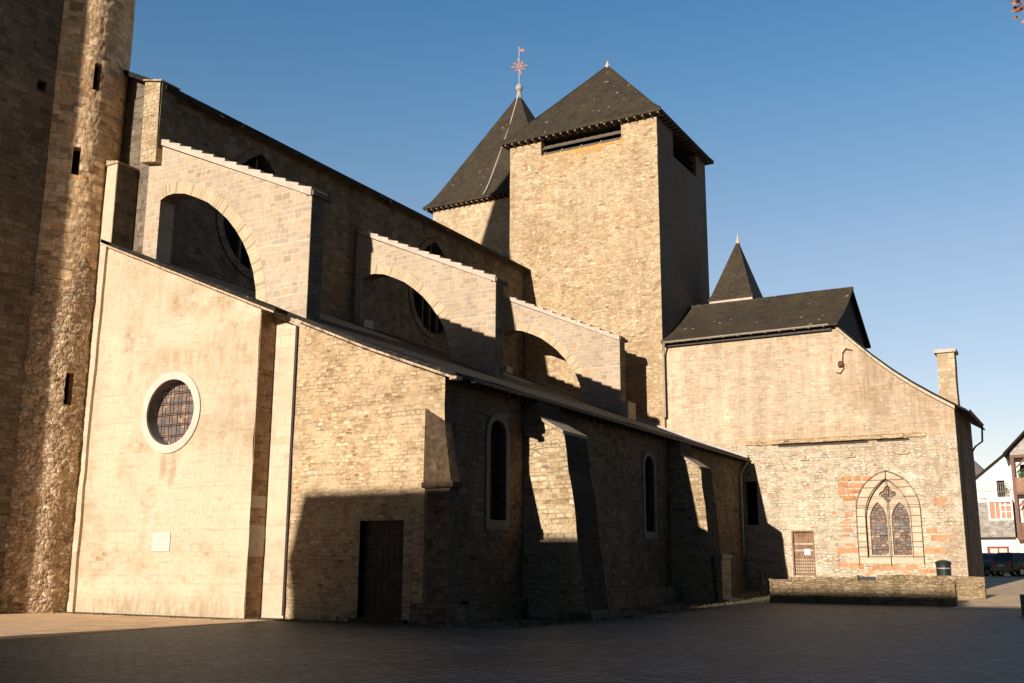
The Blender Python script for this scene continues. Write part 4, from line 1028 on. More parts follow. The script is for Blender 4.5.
# --- transept
TX = 52.2; TY0, TY1, TYM = 5.72, 20.05, 10.92
rake = lambda y: 13.45 if y >= TYM else 9.02+(y-TY0)*(13.45-9.02)/(TYM-TY0)
def rk(y):   # the rake sags a little towards the low eave
    t_ = (y-TY0)/(TYM-TY0); return rake(y)-.35*math.sin(math.pi*max(0, min(1, t_)))*(1 if y < TYM else 0)
ztr = 7.62
def pointed(cy, hw, zs_, za, zb, n=9):
    R = (hw*hw+(za-zs_)**2)/(2*hw); amax = math.asin((za-zs_)/R)
    pts = [(cy+hw, zb)]+[(cy+hw-R+R*math.cos(amax*i/n), zs_+R*math.sin(amax*i/n)) for i in range(n)]+[(cy, za)]
    pts += [(cy-hw+R-R*math.cos(amax*i/n), zs_+R*math.sin(amax*i/n)) for i in range(n-1, -1, -1)]+[(cy-hw, zb)]
    return pts
GW = (9.02, 1.02, 3.75, 5.7, 2.05)                       # recessed inner arch of the gothic window
dhole = [(12.62, 1.16), (13.58, 1.16), (13.58, 3.24), (12.62, 3.24)]
whole = [(15.28, 3.62), (15.93, 3.62), (15.93, 5.80), (15.28, 5.80)]
tr = B()
top = [(TY1, 13.45), (TYM, 13.45)]+[(TYM-(TYM-TY0)*i/8, rk(TYM-(TYM-TY0)*i/8)) for i in range(1, 9)]
tr.slab(WP(TX), [(TY0, ztr), (TY1, ztr)]+top, .9, mi=0, jit=0)
tr.slab(WP(TX), [(TY0, 0), (TY1, 0), (TY1, ztr), (TY0, ztr)], .9, [pointed(*GW), dhole, whole], mi=1, jit=0)
# red sandstone repairs and scattered bricks, 12 mm proud
RX = TX-.012
def red(y0, y1, z0, z1):
    j = [wob((y0*7, z0*9, i), .03, 3) for i in range(4)]
    P_ = [(y0+j[0].x, z0+j[0].y), (y1+j[1].x, z0+j[1].y), (y1+j[2].x, z1+j[2].y), (y0+j[3].x, z1+j[3].y)]
    tr.slab(WP(RX), P_, .014, mi=2)
RED = [(10.57, 11.1, 5.67, 5.89), (10.14, 10.53, 5.65, 5.88), (9.63, 10.07, 5.63, 5.86), (10.77, 11.27, 5.33, 5.61), (10.02, 10.74, 5.32, 5.53), (10.94, 11.29, 4.99, 5.27), (10.18, 10.86, 5.03, 5.25), (10.44, 11.07, 4.7, 4.92), (10.63, 11.02, 3.93, 4.16), (10.7, 11.03, 3.74, 3.83), (10.56, 11.28, 3.62, 3.68), (10.81, 11.29, 3.45, 3.54), (10.68, 11.3, 3.26, 3.35), (10.84, 11.41, 3.0, 3.07), (10.63, 11.1, 2.55, 2.69), (10.46, 11.5, 2.22, 2.45), (11.01, 11.54, 1.56, 1.75), (10.27, 10.94, 1.47, 1.75), (6.34, 6.93, 4.55, 4.76), (6.45, 6.94, 4.36, 4.49), (6.89, 7.38, 3.13, 3.31), (6.91, 7.19, 2.76, 3.03), (6.35, 6.89, 2.76, 3.03), (7.13, 7.5, 2.21, 2.44), (6.57, 7.1, 2.21, 2.44), (7.42, 7.87, 1.3, 1.49), (7.03, 7.39, 1.31, 1.49), (9.54, 9.92, 1.47, 1.66), (8.83, 9.47, 1.43, 1.57), (7.84, 8.39, 1.48, 1.67), (11.43, 11.63, 4.08, 4.18), (13.21, 13.46, 6.35, 6.44), (10.63, 10.77, 5.66, 5.7), (14.81, 15.07, 6.66, 6.75)]
for r_ in RED: red(*r_)
for y, z_ in ((12.79, 6.85), (10.55, 6.9), (8.13, 6.94)):
    tr.box(TX-.16, TX+.02, y-.06, y+.06, z_-.02, z_+.12, 0); tr.box(TX-.10, TX+.02, y-.22, y+.22, z_-.10, z_-.02, 0)
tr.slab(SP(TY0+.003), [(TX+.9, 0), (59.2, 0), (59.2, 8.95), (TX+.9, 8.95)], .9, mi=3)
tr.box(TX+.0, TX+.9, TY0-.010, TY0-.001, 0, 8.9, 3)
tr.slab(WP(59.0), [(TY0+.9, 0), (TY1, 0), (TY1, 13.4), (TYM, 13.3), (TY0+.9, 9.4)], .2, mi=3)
tr.slab(SP(TY0-.016), [(53.6, .3), (54.5, .3), (54.3, 8.6), (53.8, 8.6)], .02, mi=3)
trans = part('transept', tr, ['transept', 'transept_low', 'red_stone', 'belltower'], church)
lg = B()
n = 26
for i in range(n):
    y0 = 7.05+(15.75-7.05)*i/n; y1 = 7.05+(15.75-7.05)*(i+1)/n
    d0 = .22 if 7.8 < y0 < 14.1 else .09
    j_ = .03*noise.noise(Vector((i*1.3, 4, 1)))
    lg.hexa([(TX-d0, y0, 7.62+j_), (TX, y0, 7.60), (TX, y1, 7.60), (TX-d0, y1, 7.62+j_), (TX-d0, y0, 7.76+j_), (TX, y0, 7.86), (TX, y1, 7.86), (TX-d0, y1, 7.76+j_)])
part('stone_ledge', lg, 'rubble', trans)
part('ledge_shadow_strip', B().box(TX-.012, TX-.001, 9.7, 14.1, 7.46, 7.60).box(TX-.012, TX-.001, 7.8, 9.3, 7.48, 7.60), 'wood_dark', trans)  # dark strips painted in as the shadow line under the ledge
# door with nail heads and a white notice
td = B()
for i in range(4): td.box(TX+.12, TX+.18, 12.63+i*.237, 12.63+i*.237+.228, 1.17, 3.23)
tdo = part('plank_door', td, 'wood_door', church, label='small weathered plank door in the sunlit wall')
st_ = B()
for z_ in (1.3, 1.45, 1.6, 1.75, 1.9):
    for i in range(9): y = 12.68+i*.105; st_.box(TX+.09, TX+.12, y-.028, y+.028, z_-.035, z_+.035)
st_.box(TX+.09, TX+.12, 12.65, 13.55, 2.30, 2.38).box(TX+.09, TX+.12, 12.65, 13.55, 2.62, 2.70)
part('door_fittings', st_, 'coping', tdo)
part('paper_notice', B().box(TX+.08, TX+.1, 12.80, 13.08, 2.12, 2.42), 'paper', tdo)
part('door_frame', B().box(TX-.012, TX+.12, 13.58, 13.66, 1.1, 3.3).box(TX-.012, TX+.12, 12.56, 12.62, 1.1, 3.3).box(TX-.014, TX+.12, 12.62, 13.58, 3.24, 3.31), 'wood_door', tdo)
# window half hidden by the aisle's shadow
part('corner_window', B().box(TX+.4, TX+.45, 15.2, 16.0, 3.5, 5.9), 'black', church, label='dark window opening in the corner by the aisle')
part('window_frame', B().box(TX-.02, TX+.35, 15.20, 15.28, 3.55, 5.87).box(TX-.022, TX+.35, 15.1, 15.95, 5.80, 5.93), 'pilaster', trans)
# gothic window: pale surround, tracery, lancets, iron grille
gwp = B().ring(WP(TX-.05), pointed(*GW), pointed(9.0, 1.44, 4.1, 6.03, 1.72), .3)
goth = part('gothic_window', gwp, 'pilaster', church, label='pale pointed gothic window with two lancets behind an iron grille')
def lancet(cy, hw, zb, zs_, za): return pointed(cy, hw, zs_, za, zb, 6)
LN = [lancet(9.50, .40, 2.12, 3.75, 4.62), lancet(8.49, .41, 2.12, 3.75, 4.60)]
tre = [(9.0+.33*math.cos(a)*(1+.22*math.cos(4*a)), 4.98+.33*math.sin(a)*(1+.22*math.cos(4*a))) for a in [2*math.pi*i/28 for i in range(28)]]
tc = B().slab(WP(TX+.16), pointed(9.02, 1.05, 3.75, 5.72, 2.0), .16, LN+[tre], jit=0)
part('tracery', tc, 'pilaster', goth)
gp = B(); gp.poly([(TX+.30, a, b_) for a, b_ in pointed(9.02, 1.0, 3.75, 5.7, 2.06)]); part('leaded_panes', gp, 'glass_lancet', goth)
hd = B()
for cy in (9.50, 8.49):
    for s_ in (-1, 1): hd.hexa([(TX+.26, cy, 3.50), (TX+.29, cy, 3.50), (TX+.29, cy+s_*.24, 3.22), (TX+.26, cy+s_*.24, 3.22), (TX+.26, cy, 3.68), (TX+.29, cy, 3.68), (TX+.29, cy+s_*.30, 3.30), (TX+.26, cy+s_*.30, 3.30)])
M['blue_glass'] = plain('blue_grey_glass', (.09, .085, .085), .4, .2, 5., 0)
part('blue_chevron', hd, 'blue_glass', goth)
ig = B()
op = pointed(9.0, 1.46, 4.25, 6.08, 1.66, 12)
ig.tube([(TX-.12, a, b_) for a, b_ in op], .014, 5)
ip = pointed(9.02, 1.03, 3.9, 5.72, 2.0, 12)
ig.tube([(TX-.11, a, b_) for a, b_ in ip], .013, 5)
def hwid(z_):
    if z_ <= 4.25: return 1.46
    R = (1.46**2+(6.08-4.25)**2)/(2*1.46); return 1.46-R+math.sqrt(max(0, R*R-(z_-4.25)**2))
for z_ in (2.05, 2.5, 2.75, 3.15, 3.45, 3.95, 4.35, 4.45, 4.85, 5.3, 5.65):
    w_ = hwid(z_); ig.tube([(TX-.12, 9.0-w_, z_), (TX-.12, 9.0+w_, z_)], .008, 4)
ig.tube([(TX-.13, 9.0, 1.62), (TX-.13, 9.0, 6.08)], .017, 5)
for d in (-1.03, 1.03): ig.tube([(TX-.12, 9.02+d, 2.0), (TX-.12, 9.02+d, 3.9)], .013, 4)
part('iron_grille', ig, 'rust_iron', goth)
sa = B()
for i in range(8):
    a0_, a1_ = math.pi*(.15+.7*i/8), math.pi*(.15+.7*(i+.92)/8)
    sa.slab(WP(TX-.014), [(9.2+1.2*math.cos(a0_), .75+.95*math.sin(a0_)), (9.2+1.2*math.cos(a1_), .75+.95*math.sin(a1_)), (9.2+1.02*math.cos(a1_), .75+.78*math.sin(a1_)), (9.2+1.02*math.cos(a0_), .75+.78*math.sin(a0_))], .014)
part('blocked_arch', sa, 'red_stone', trans)
# conduit and bracket high on the wall
cd = B().tube([(TX-.06, 10.15, 12.08), (TX-.10, 10.45, 12.2), (TX-.08, 10.62, 12.0), (TX-.06, 10.66, 11.5), (TX-.06, 10.62, 11.2), (TX-.06, 10.8, 10.98), (TX-.06, 10.98, 11.05)], .03, 6)
cd.lathe((TX-.09, 10.74, 11.3), [(0, 0), (.14, .02), (.16, .14), (.12, .28), (0, .3)], 10)
part('conduit_bracket', cd, 'rust_iron', trans)
part('rust_mark', B().slab(WP(TX-.010), [(11.17, 11.55), (11.25, 11.6), (11.27, 12.0), (11.2, 12.1), (11.16, 11.9)], .011), 'red_stone', trans)
# roofs
t1 = B()
def bell(x): return -.22*math.sin(math.pi*max(0, min(1, (x-51.75)/(56.3-51.75))))
xs_ = [51.75, 52.6, 53.6, 54.8, 56.3]; zz_ = [13.50+(16.32-13.50)*(x-51.75)/4.55+bell(x) for x in xs_]
for (xa, za), (xb, zb) in zip(zip(xs_, zz_), zip(xs_[1:], zz_[1:])):
    for i in range(5):
        ya, yb = 10.72+(20.09-10.72)*i/5, 10.72+(20.09-10.72)*(i+1)/5
        t1.poly([(xa, ya, za), (xa, yb, za), (xb, yb, zb), (xb, ya, zb)])
    t1.poly([(xa, 10.72, za), (xb, 10.72, zb), (xb, 10.72, zb-.14), (xa, 10.72, za-.14)])
t1.poly([(51.75, 10.72, 13.5), (51.75, 20.09, 13.5), (51.75, 20.09, 13.38), (51.75, 10.72, 13.38)])
t1.poly([(51.75, 10.72, 13.38), (51.75, 20.09, 13.38), (52.3, 20.09, 13.42), (52.3, 10.72, 13.42)])
t1.plate([(56.3, 10.72, 16.32), (56.3, 24, 16.32), (60.4, 24, 13.9), (60.4, 10.72, 13.9)], .14)
tro = part('transept_roof', t1, 'slate', church)
part('ridge_tiles', B().tube([(56.3, 10.7, 16.34), (56.3, 13, 16.36), (56.3, 16.5, 16.33), (56.3, 20.0, 16.36)], .09, 6), 'slate', tro)
ge = B().slab(SP(10.95), [(52.25, 13.3), (60.1, 12.0), (60.1, 13.9), (56.3, 16.15), (54.2, 14.62), (52.25, 13.5)], .15); part('slate_gable', ge, 'slate_dark', tro)
g2 = B(); gutter(g2, (51.72, 11.15, 13.46), (51.72, 19.95, 13.42), .085, side=Vector((1, 0, 0)))
part('eave_shadow_board', B().box(52.0, 52.2, 11.1, 19.98, 13.20, 13.36), 'iron', tro)  # near-black board stands in for the shadow gap under the gutter
for i in range(12): y = 11.4+i*.74; g2.box(51.66, 52.18, y-.02, y+.02, 13.34, 13.37)
part('gutter', g2, 'zinc', tro)
part('downpipe', B().tube([(51.74, 19.9, 13.35), (51.9, 20.0, 12.95), (51.92, 20.02, 12.6), (51.92, 20.02, 9.35)], .055, 8), 'zinc', tro)
t2 = B(); ys_ = [5.16]+[TY0+(TYM-TY0)*i/6 for i in range(7)]
zt_ = lambda y: (rk(y)+.12) if y >= TY0 else rk(TY0)+.12-(TY0-y)*.62
for ya, yb in zip(ys_, ys_[1:]):
    for x0, x1 in ((51.98, 54.4), (54.4, 57), (57, 60.3)):
        t2.poly([(x0, ya, zt_(ya)), (x1, ya, zt_(ya)), (x1, yb, zt_(yb)), (x0, yb, zt_(yb))])
    t2.poly([(51.98, ya, zt_(ya)), (51.98, yb, zt_(yb)), (51.98, yb, zt_(yb)-.10), (51.98, ya, zt_(ya)-.10)])
    t2.poly([(51.98, ya, zt_(ya)-.10), (51.98, yb, zt_(yb)-.10), (60.3, yb, zt_(yb)-.10), (60.3, ya, zt_(ya)-.10)])
t2.poly([(51.98, 5.16, zt_(5.16)), (60.3, 5.16, zt_(5.16)), (60.3, 5.16, zt_(5.16)-.1), (51.98, 5.16, zt_(5.16)-.1)])
lro = part('lean_to_roof', t2, 'slate_dark', church)
rkb = B()
for i in range(16):
    ya = TY0-.05+(TYM-TY0)*i/16; yb = TY0-.05+(TYM-TY0)*(i+.97)/16
    rkb.slab(WP(52.04), [(ya, zt_(ya)-.26), (yb, zt_(yb)-.26), (yb, zt_(yb)-.104), (ya, zt_(ya)-.104)], .16)
part('rake_mortar', rkb, 'plaster', lro)
g3 = B(); gutter(g3, (52.0, 5.10, zt_(5.16)-.02), (58.2, 5.10, zt_(5.16)-.02), .09)
g3.tube([(58.1, 5.10, zt_(5.16)-.1), (58.1, 5.15, 7.9), (58.1, 5.5, 7.65), (58.1, 5.66, 7.4)], .05, 6)
part('gutter', g3, 'iron', lro)
part('chimney', B().slab(WP(53.0), [(5.62, 9.0), (6.42, 9.5), (6.38, 11.72), (5.60, 11.70)], .85, jit=.02, step=.25), 'crossing', church)
part('chimney_cap', B().box(52.88, 53.97, 5.5, 6.5, 11.72, 11.88, jit=.02), 'coping', church.children[-1] if False else trans)

# ------------------------------------------------------------------ low walls, bin
w1 = B().slab(WP(43.5), [(5.26, .0), (12.42, .0), (12.40, 1.03), (11.2, 1.0), (8.6, 1.0), (5.26, .98)], .42, jit=.04, step=.25)
wall1 = thing('low_stone_wall', 'low stone parapet wall nearest the square, its top in sunlight', 'low wall', (43.7, 8.8, .1), 'low stone walls')
part('masonry', w1, 'lowwall', wall1)
cpw = B(); y = 5.3; rng = random.Random(4)
while y < 12.3:
    w_ = rng.uniform(.35, .7); y2 = min(12.42, y+w_); cpw.box(43.46, 43.96, y, y2-.015, 1.0, 1.07+rng.uniform(-.015, .02), jit=.015); y = y2
part('coping', cpw, 'lowwall', wall1)
w2 = B().slab(WP(48.0), [(4.66, .1), (8.95, .1), (8.95, 1.25), (4.66, 1.20)], .42, jit=.04, step=.25).slab(WP(48.0), [(9.75, .1), (12.8, .1), (12.8, 1.1), (9.9, 1.14), (9.75, 1.22)], .42, jit=.03, step=.25)
w2.box(48.05, 48.4, 8.95, 9.75, .1, .95)
wall2 = thing('low_stone_wall', 'low stone parapet wall just under the gothic window, behind the nearer wall', 'low wall', (48.2, 6.8, .2), 'low stone walls')
part('masonry', w2, 'lowwall', wall2)
part('dark_panel', B().box(48.02, 48.05, 8.98, 9.72, .95, 1.16).box(48.02, 48.05, 10.3, 11.6, 1.1, 1.13), 'iron', wall2)  # plain dark panels in the wall gap and along its top
tb_ = B().box(48.42, 52.19, 5.73, 13.9, .0, .92); solo('terrace_paving', tb_, 'paving', None, None, kind='structure')
w3 = thing('low_stone_wall', 'rough stone wall end at the right edge of the square', 'low wall', (38, 2.35, 0), 'low stone walls')
part('masonry', B().slab(WP(38.), [(.2, 0), (2.66, 0), (2.66, .74), (.2, .76)], .4, jit=.04, step=.25), 'lowwall', w3)

bn = thing('litter_bin', 'black litter bin on the terrace below the sunlit wall', 'bin', (49.3, 6.37, .92))
part('bin_body', B().lathe((49.3, 6.37, .97), [(0, 0), (.26, 0), (.30, .1), (.31, .72), (.30, .74)], 20), 'bin_black', bn)
part('bin_lid', B().lathe((49.3, 6.37, 1.70), [(.33, 0), (.34, .05), (.30, .12), (.18, .17), (0, .19)], 20), 'bin_black', bn)
rr = B()
for z_ in (1.12, 1.5): rr.lathe((49.3, 6.37, z_), [(.305, 0), (.325, .01), (.325, .05), (.305, .06)], 20)
part('bin_band', rr, 'zinc', bn); part('bin_foot', B().lathe((49.3, 6.37, .92), [(.2, 0), (.22, .05), (0, .06)], 12), 'iron', bn)

# ------------------------------------------------------------------ street houses
def wall_with(x0, outer, holes, depth, mats=0): return B().slab(WP(x0), outer, depth, holes, jit=0)
gy = 1.0
h1 = thing('gable_house', 'white gabled house with red shutters and a railed terrace at the end of the street', 'house', (86, 9, gy))
lowh = [(6.50, gy+.05), (7.80, gy+.05), (7.80, 2.95), (6.50, 2.95)]
b = wall_with(85.3, [(5.9, gy-.3), (12.2, gy-.3), (12.2, 3.62), (5.9, 3.62)], [lowh], .3); part('lower_wall', b, 'paint_white', h1)
uph = [(6.02, 5.05), (7.44, 5.05), (7.44, 6.50), (6.02, 6.50)]
b = wall_with(85.0, [(5.9, 3.72), (12.2, 3.72), (12.2, 6.25), (8.3, 6.25), (8.0, 6.6), (5.9, 6.6)], [uph], .3); b.box(85.3, 92, 5.95, 12.2, 3.8, 6.3)
part('upper_wall', b, 'grey_wall', h1)
part('floor_beam', B().box(84.93, 85.3, 5.9, 12.2, 3.62, 3.72), 'wood_dark', h1)
wn = B().ring(WP(84.95), uph, [(5.90, 4.93), (7.56, 4.93), (7.56, 6.62), (5.90, 6.62)], .2); f_ = part('window_frame', wn, 'paint_frame', h1)
sh = B().box(85.06, 85.10, 6.76, 7.42, 5.08, 6.48); part('red_shutter', sh, 'shutter_red', f_)
part('window_pane', B().box(85.10, 85.13, 6.04, 6.70, 5.08, 6.48), 'shutter_red', f_)
gb_ = B()
for i in range(1, 3): gb_.box(85.05, 85.10, 6.04, 6.72, 5.08+i*.47-.03, 5.08+i*.47+.03)
gb_.box(85.04, 85.10, 6.36, 6.42, 5.06, 6.5).box(85.03, 85.1, 6.68, 6.78, 5.06, 6.5).box(85.05, 85.1, 7.06, 7.1, 5.08, 6.48)
part('glazing_bars', gb_, 'paint_frame', f_)
dr = B().ring(WP(85.27), lowh, [(6.42, gy), (7.90, gy), (7.90, 3.05), (6.42, 3.05)], .12); dro = part('red_door_frame', dr, 'frame_red', h1)
part('curtained_glass', B().box(85.42, 85.45, 6.5, 7.8, gy, 2.95), 'curtain', dro)
part('door_mullions', B().box(85.36, 85.42, 7.10, 7.20, gy, 2.95).box(85.37, 85.42, 6.5, 7.8, 2.05, 2.10).box(85.36, 85.42, 6.5, 6.58, gy, 2.95).box(85.36, 85.42, 7.72, 7.8, gy, 2.95), 'frame_red', dro)
ghole = [(6.40, 6.62), (6.95, 6.62), (6.95, 7.95), (6.40, 7.95)]
b = wall_with(86.4, [(5.8, 6.3), (12.2, 6.3), (12.2, 6.4), (8.8, 7.75), (8.4, 8.05), (5.8, 10.15)], [ghole], .3); part('gable_wall', b, 'paint_white', h1)
part('terrace_door', B().box(86.55, 86.6, 6.3, 7.0, 6.5, 8.0), 'black', h1)
part('terrace_floor', B().box(84.9, 86.4, 5.9, 12.2, 6.25, 6.45), 'paint_white', h1)
rl = B()
for z_ in (7.05, 7.65): rl.tube([(84.95, 5.95, z_), (84.95, 12.1, z_)], .02, 4)
for i in range(42): rl.tube([(84.95, 6.0+i*.147, 6.6), (84.95, 6.0+i*.147, 7.65)], .010, 4)
part('terrace_railing', rl, 'zinc', h1)
b = B().plate([(86.1, 5.5, 10.55), (93, 5.5, 10.55), (93, 8.6, 8.05), (86.1, 8.6, 8.05)], .16).plate([(86.1, 8.6, 8.05), (93, 8.6, 8.05), (93, 12.5, 6.45), (86.1, 12.5, 6.45)], .14)
part('roof', b, 'slate_dark', h1)
pt = thing('potted_plant', 'leafy plant in a terracotta pot on the railed terrace', 'plant', (85.6, 6.25, 6.45))
part('pot', B().lathe((85.6, 6.25, 6.45), [(0, 0), (.13, 0), (.18, .3), (.2, .32)], 12), 'terracotta', pt)
lf = B(); rng = random.Random(2)
for i in range(260):
    p = Vector((85.6, 6.25, 7.25))+Vector((rng.gauss(0, .2), rng.gauss(0, .22), rng.gauss(0, .27))); a = wob(p, .12, 9); c = Vector((rng.uniform(-.07, .07), rng.uniform(-.07, .07), rng.uniform(-.07, .07)))
    lf.poly([p, p+c, p+c+Vector((rng.uniform(-.06, .06), .03, .06))])
lf.tube([(85.6, 6.25, 6.7), (85.6, 6.25, 7.3)], .02, 4)
part('leaves', lf, 'plant_green', pt)

h2 = thing('timber_house', 'old timber-framed house with brown wooden galleries at the right edge', 'house', (86, 3, gy))
X2 = 84.6
b = B().slab(WP(85.6), [(-2.5, gy-.3), (5.8, gy-.3), (5.8, 9.9), (4.4, 11.3), (1.2, 12.9), (-2.5, 9.8)], .3, jit=0); b.box(85.9, 92, -2.5, 5.8, gy-.3, 9.7); part('wall', b, 'paint_white', h2)
b = B().slab(WP(X2+.02), [(5.72, 9.62), (5.72, 9.95), (4.5, 11.15), (1.2, 13.0), (-2.4, 9.9), (-2.4, 9.62)], .9, jit=0); part('gable_front', b, 'grey_wall', h2)
b = B()
for y in (5.62, 3.3, 1.0, -1.4): b.box(X2, X2+.22, y-.11, y+.11, 3.5, 9.6)
for z_ in (3.5, 6.75, 9.45): b.box(X2-.01, X2+1.0, -2.4, 5.75, z_, z_+.2)
for y in (5.5, 3.2, .9): b.hexa([(X2+.03, y, 8.7), (X2+.15, y, 8.7), (X2+.15, y-.15, 8.7), (X2+.03, y-.15, 8.7), (X2+.03, y-.75, 9.45), (X2+.15, y-.75, 9.45), (X2+.15, y-.95, 9.45), (X2+.03, y-.95, 9.45)])
for y in (5.5, 3.2, .9): b.hexa([(X2+.03, y, 5.9), (X2+.15, y, 5.9), (X2+.15, y-.15, 5.9), (X2+.03, y-.15, 5.9), (X2+.03, y-.7, 6.7), (X2+.15, y-.7, 6.7), (X2+.15, y-.9, 6.7), (X2+.03, y-.9, 6.7)])
part('timber_frame', b, 'timber', h2)
for z_ in (6.95, 3.7):
    b = B()
    for i in range(44):
        y = -2.3+i*.18; b.box(X2+.05, X2+.09, y+.008, y+.172, z_, z_+.95)
    b.box(X2+.02, X2+.12, -2.4, 5.6, z_+.95, z_+1.03)
    part('gallery_boards', b, 'boards' if z_ > 5 else 'timber', h2)
part('dark_opening', B().box(85.5, 85.58, 1.2, 3.1, 7, 9.2).box(85.5, 85.58, 4.1, 5.2, 7, 9.0), 'black', h2)
b = B().box(85.5, 85.58, 4.2, 5.3, 4.6, 6.4); part('red_window', b, 'shutter_red', h2)
part('gallery_plants', (lambda q: [q.poly([p, p+Vector((.05, rng.uniform(-.1, .1), .08)), p+Vector((0, .1, -.04))]) for p in [Vector((X2+.3+rng.gauss(0, .08), rng.uniform(3.4, 5.3), 8.05+abs(rng.gauss(0, .2)))) for _ in range(420)]] and q)(B()), 'plant_green', h2)
b = B()
b.plate([(X2-.7, 6.15, 9.75), (93, 6.15, 9.75), (93, 4.4, 11.55), (X2-.7, 4.4, 11.55)], .18).plate([(X2-.7, 4.4, 11.55), (93, 4.4, 11.55), (93, 1.2, 13.4), (X2-.7, 1.2, 13.4)], .18).plate([(X2-.7, 1.2, 13.4), (93, 1.2, 13.4), (93, -3.2, 9.4), (X2-.7, -3.2, 9.4)], .18)
part('roof', b, 'slate_dark', h2)
h3 = thing('hip_roofed_house', 'house with a grey hipped roof rising behind the white gabled house', 'house', (104, 14, 1.2))
part('wall', B().box(100, 110, 9, 19, 1, 9.3), 'paint_white', h3)
b = B(); e = [Vector((99.5, 8.5, 9.3)), Vector((110.5, 8.5, 9.3)), Vector((110.5, 19.5, 9.3)), Vector((99.5, 19.5, 9.3))]; r1, r2 = Vector((105, 12.3, 13.6)), Vector((105, 15.7, 13.6))
b.poly([e[0], e[1], r1]); b.poly([e[1], e[2], r2, r1]); b.poly([e[2], e[3], r2]); b.poly([e[3], e[0], r1, r2]); b.poly(e)
part('roof', b, 'roof_house', h3)

# ------------------------------------------------------------------ cars
def make_car(name, label, x, y, ang, paint):
    """origin at the rear left corner on the ground; local +x forward, +y to the car's right"""
    z0 = H(x)+.008; t = thing(name, label, 'car', (x, y, z0), 'cars parked in the street')
    fx, fy_ = math.cos(ang), math.sin(ang); Rt = Vector((fy_, -fx, 0)); Fw = Vector((fx, fy_, 0)); O = Vector((x, y, z0))
    P = lambda a, b_, c: O+Fw*a+Rt*b_+Vector((0, 0, c))
    Wd, Ln = 1.78, 4.35
    secs = [  # (along, half width, bottom, belt)
        (0., .78, .45, .80), (.06, .86, .32, 1.02), (.5, .89, .28, 1.05), (3.0, .89, .28, 1.02), (3.8, .86, .28, .95), (4.25, .76, .32, .78), (4.35, .66, .42, .64)]
    b = B()
    def loop(s_):
        a, h, lo, be = s_; c = Wd/2
        return [P(a, c-h*.92, lo), P(a, c-h, lo+.12), P(a, c-h, be-.12), P(a, c-h*.93, be), P(a, c+h*.93, be), P(a, c+h, be-.12), P(a, c+h, lo+.12), P(a, c+h*.92, lo)]
    for s0, s1 in zip(secs, secs[1:]):
        l0, l1 = loop(s0), loop(s1)
        for i in range(8): b.poly([l0[i], l0[(i+1) % 8], l1[(i+1) % 8], l1[i]])
    b.poly(loop(secs[0])); b.poly(loop(secs[-1]))
    # cabin: lower loop at the belt, upper loop at the roof
    c = Wd/2
    lowc = [P(.10, c-.80, 1.0), P(3.15, c-.80, .98), P(3.15, c+.80, .98), P(.10, c+.80, 1.0)]
    upc = [P(.38, c-.64, 1.50), P(2.25, c-.64, 1.50), P(2.25, c+.64, 1.50), P(.38, c+.64, 1.50)]
    b.poly(upc); mid = [P(.45, c-.5, 1.55), P(2.1, c-.5, 1.55), P(2.1, c+.5, 1.55), P(.45, c+.5, 1.55)]
    for i in range(4): b.poly([upc[i], upc[(i+1) % 4], mid[(i+1) % 4], mid[i]]); b.poly([lowc[i], lowc[(i+1) % 4], upc[(i+1) % 4], upc[i]])
    b.poly(mid)
    part('body', b, paint, t)
    cen = sum(lowc, Vector())/4
    def glass(i, u0, u1, v0=.12, v1=.88):
        a, bq, cq, d = lowc[i], lowc[(i+1) % 4], upc[(i+1) % 4], upc[i]
        pt_ = lambda u, v: a.lerp(bq, u).lerp(d.lerp(cq, u), v)
        q = [pt_(u0, v0), pt_(u1, v0), pt_(u1, v1), pt_(u0, v1)]
        n_ = (q[1]-q[0]).cross(q[3]-q[0]).normalized()
        if n_.dot(q[0]-cen) < 0: n_ = -n_
        g_ = B(); g_.poly([p+n_*.008 for p in q]); return g_
    part('rear_window', glass(3, .08, .92), 'car_glass', t); part('windscreen', glass(1, .06, .94), 'car_glass', t)
    for i in (0, 2):
        for u0, u1 in ((.12, .42), (.45, .80)): 
            if i == 2: u0, u1 = 1-u1, 1-u0
            part('side_window', glass(i, u0, u1), 'car_glass', t)
    for s_ in (c-.78, c+.56):
        part('tail_lamp', B().hexa([P(-.02, s_, .72), P(.1, s_, .72), P(.1, s_+.22, .72), P(-.02, s_+.22, .72), P(.02, s_, 1.0), P(.12, s_, 1.0), P(.12, s_+.22, 1.0), P(.02, s_+.22, 1.0)]), 'tail_red', t)
    part('bumper', B().hexa([P(-.07, c-.84, .34), P(.1, c-.88, .34), P(.1, c+.88, .34), P(-.07, c+.84, .34), P(-.07, c-.84, .56), P(.1, c-.88, .56), P(.1, c+.88, .56), P(-.07, c+.84, .56)]), paint, t)
    part('number_plate', B().hexa([P(-.03, c-.26, .66), P(.0, c-.26, .66), P(.0, c+.26, .66), P(-.03, c+.26, .66), P(-.03, c-.26, .77), P(.0, c-.26, .77), P(.0, c+.26, .77), P(-.03, c+.26, .77)]), 'paper', t)
    for a in (.78, 3.45):
        for s_ in (c-.80, c+.80):
            w = part('wheel', B().tube([P(a, s_-.10, .31), P(a, s_+.10, .31)], .32, 18), 'rubber', t)
            part('rim', B().tube([P(a, s_-.115, .31), P(a, s_+.115, .31)], .19, 12), 'silver', w)
    return t
make_car('parked_car', 'near black car parked nearest in the street, seen from behind', 77.0, 7.05, math.radians(-35), 'car_black')
make_car('parked_car', 'silver grey car mostly hidden behind the church corner', 78.2, 9.25, math.radians(-35), 'car_silver')

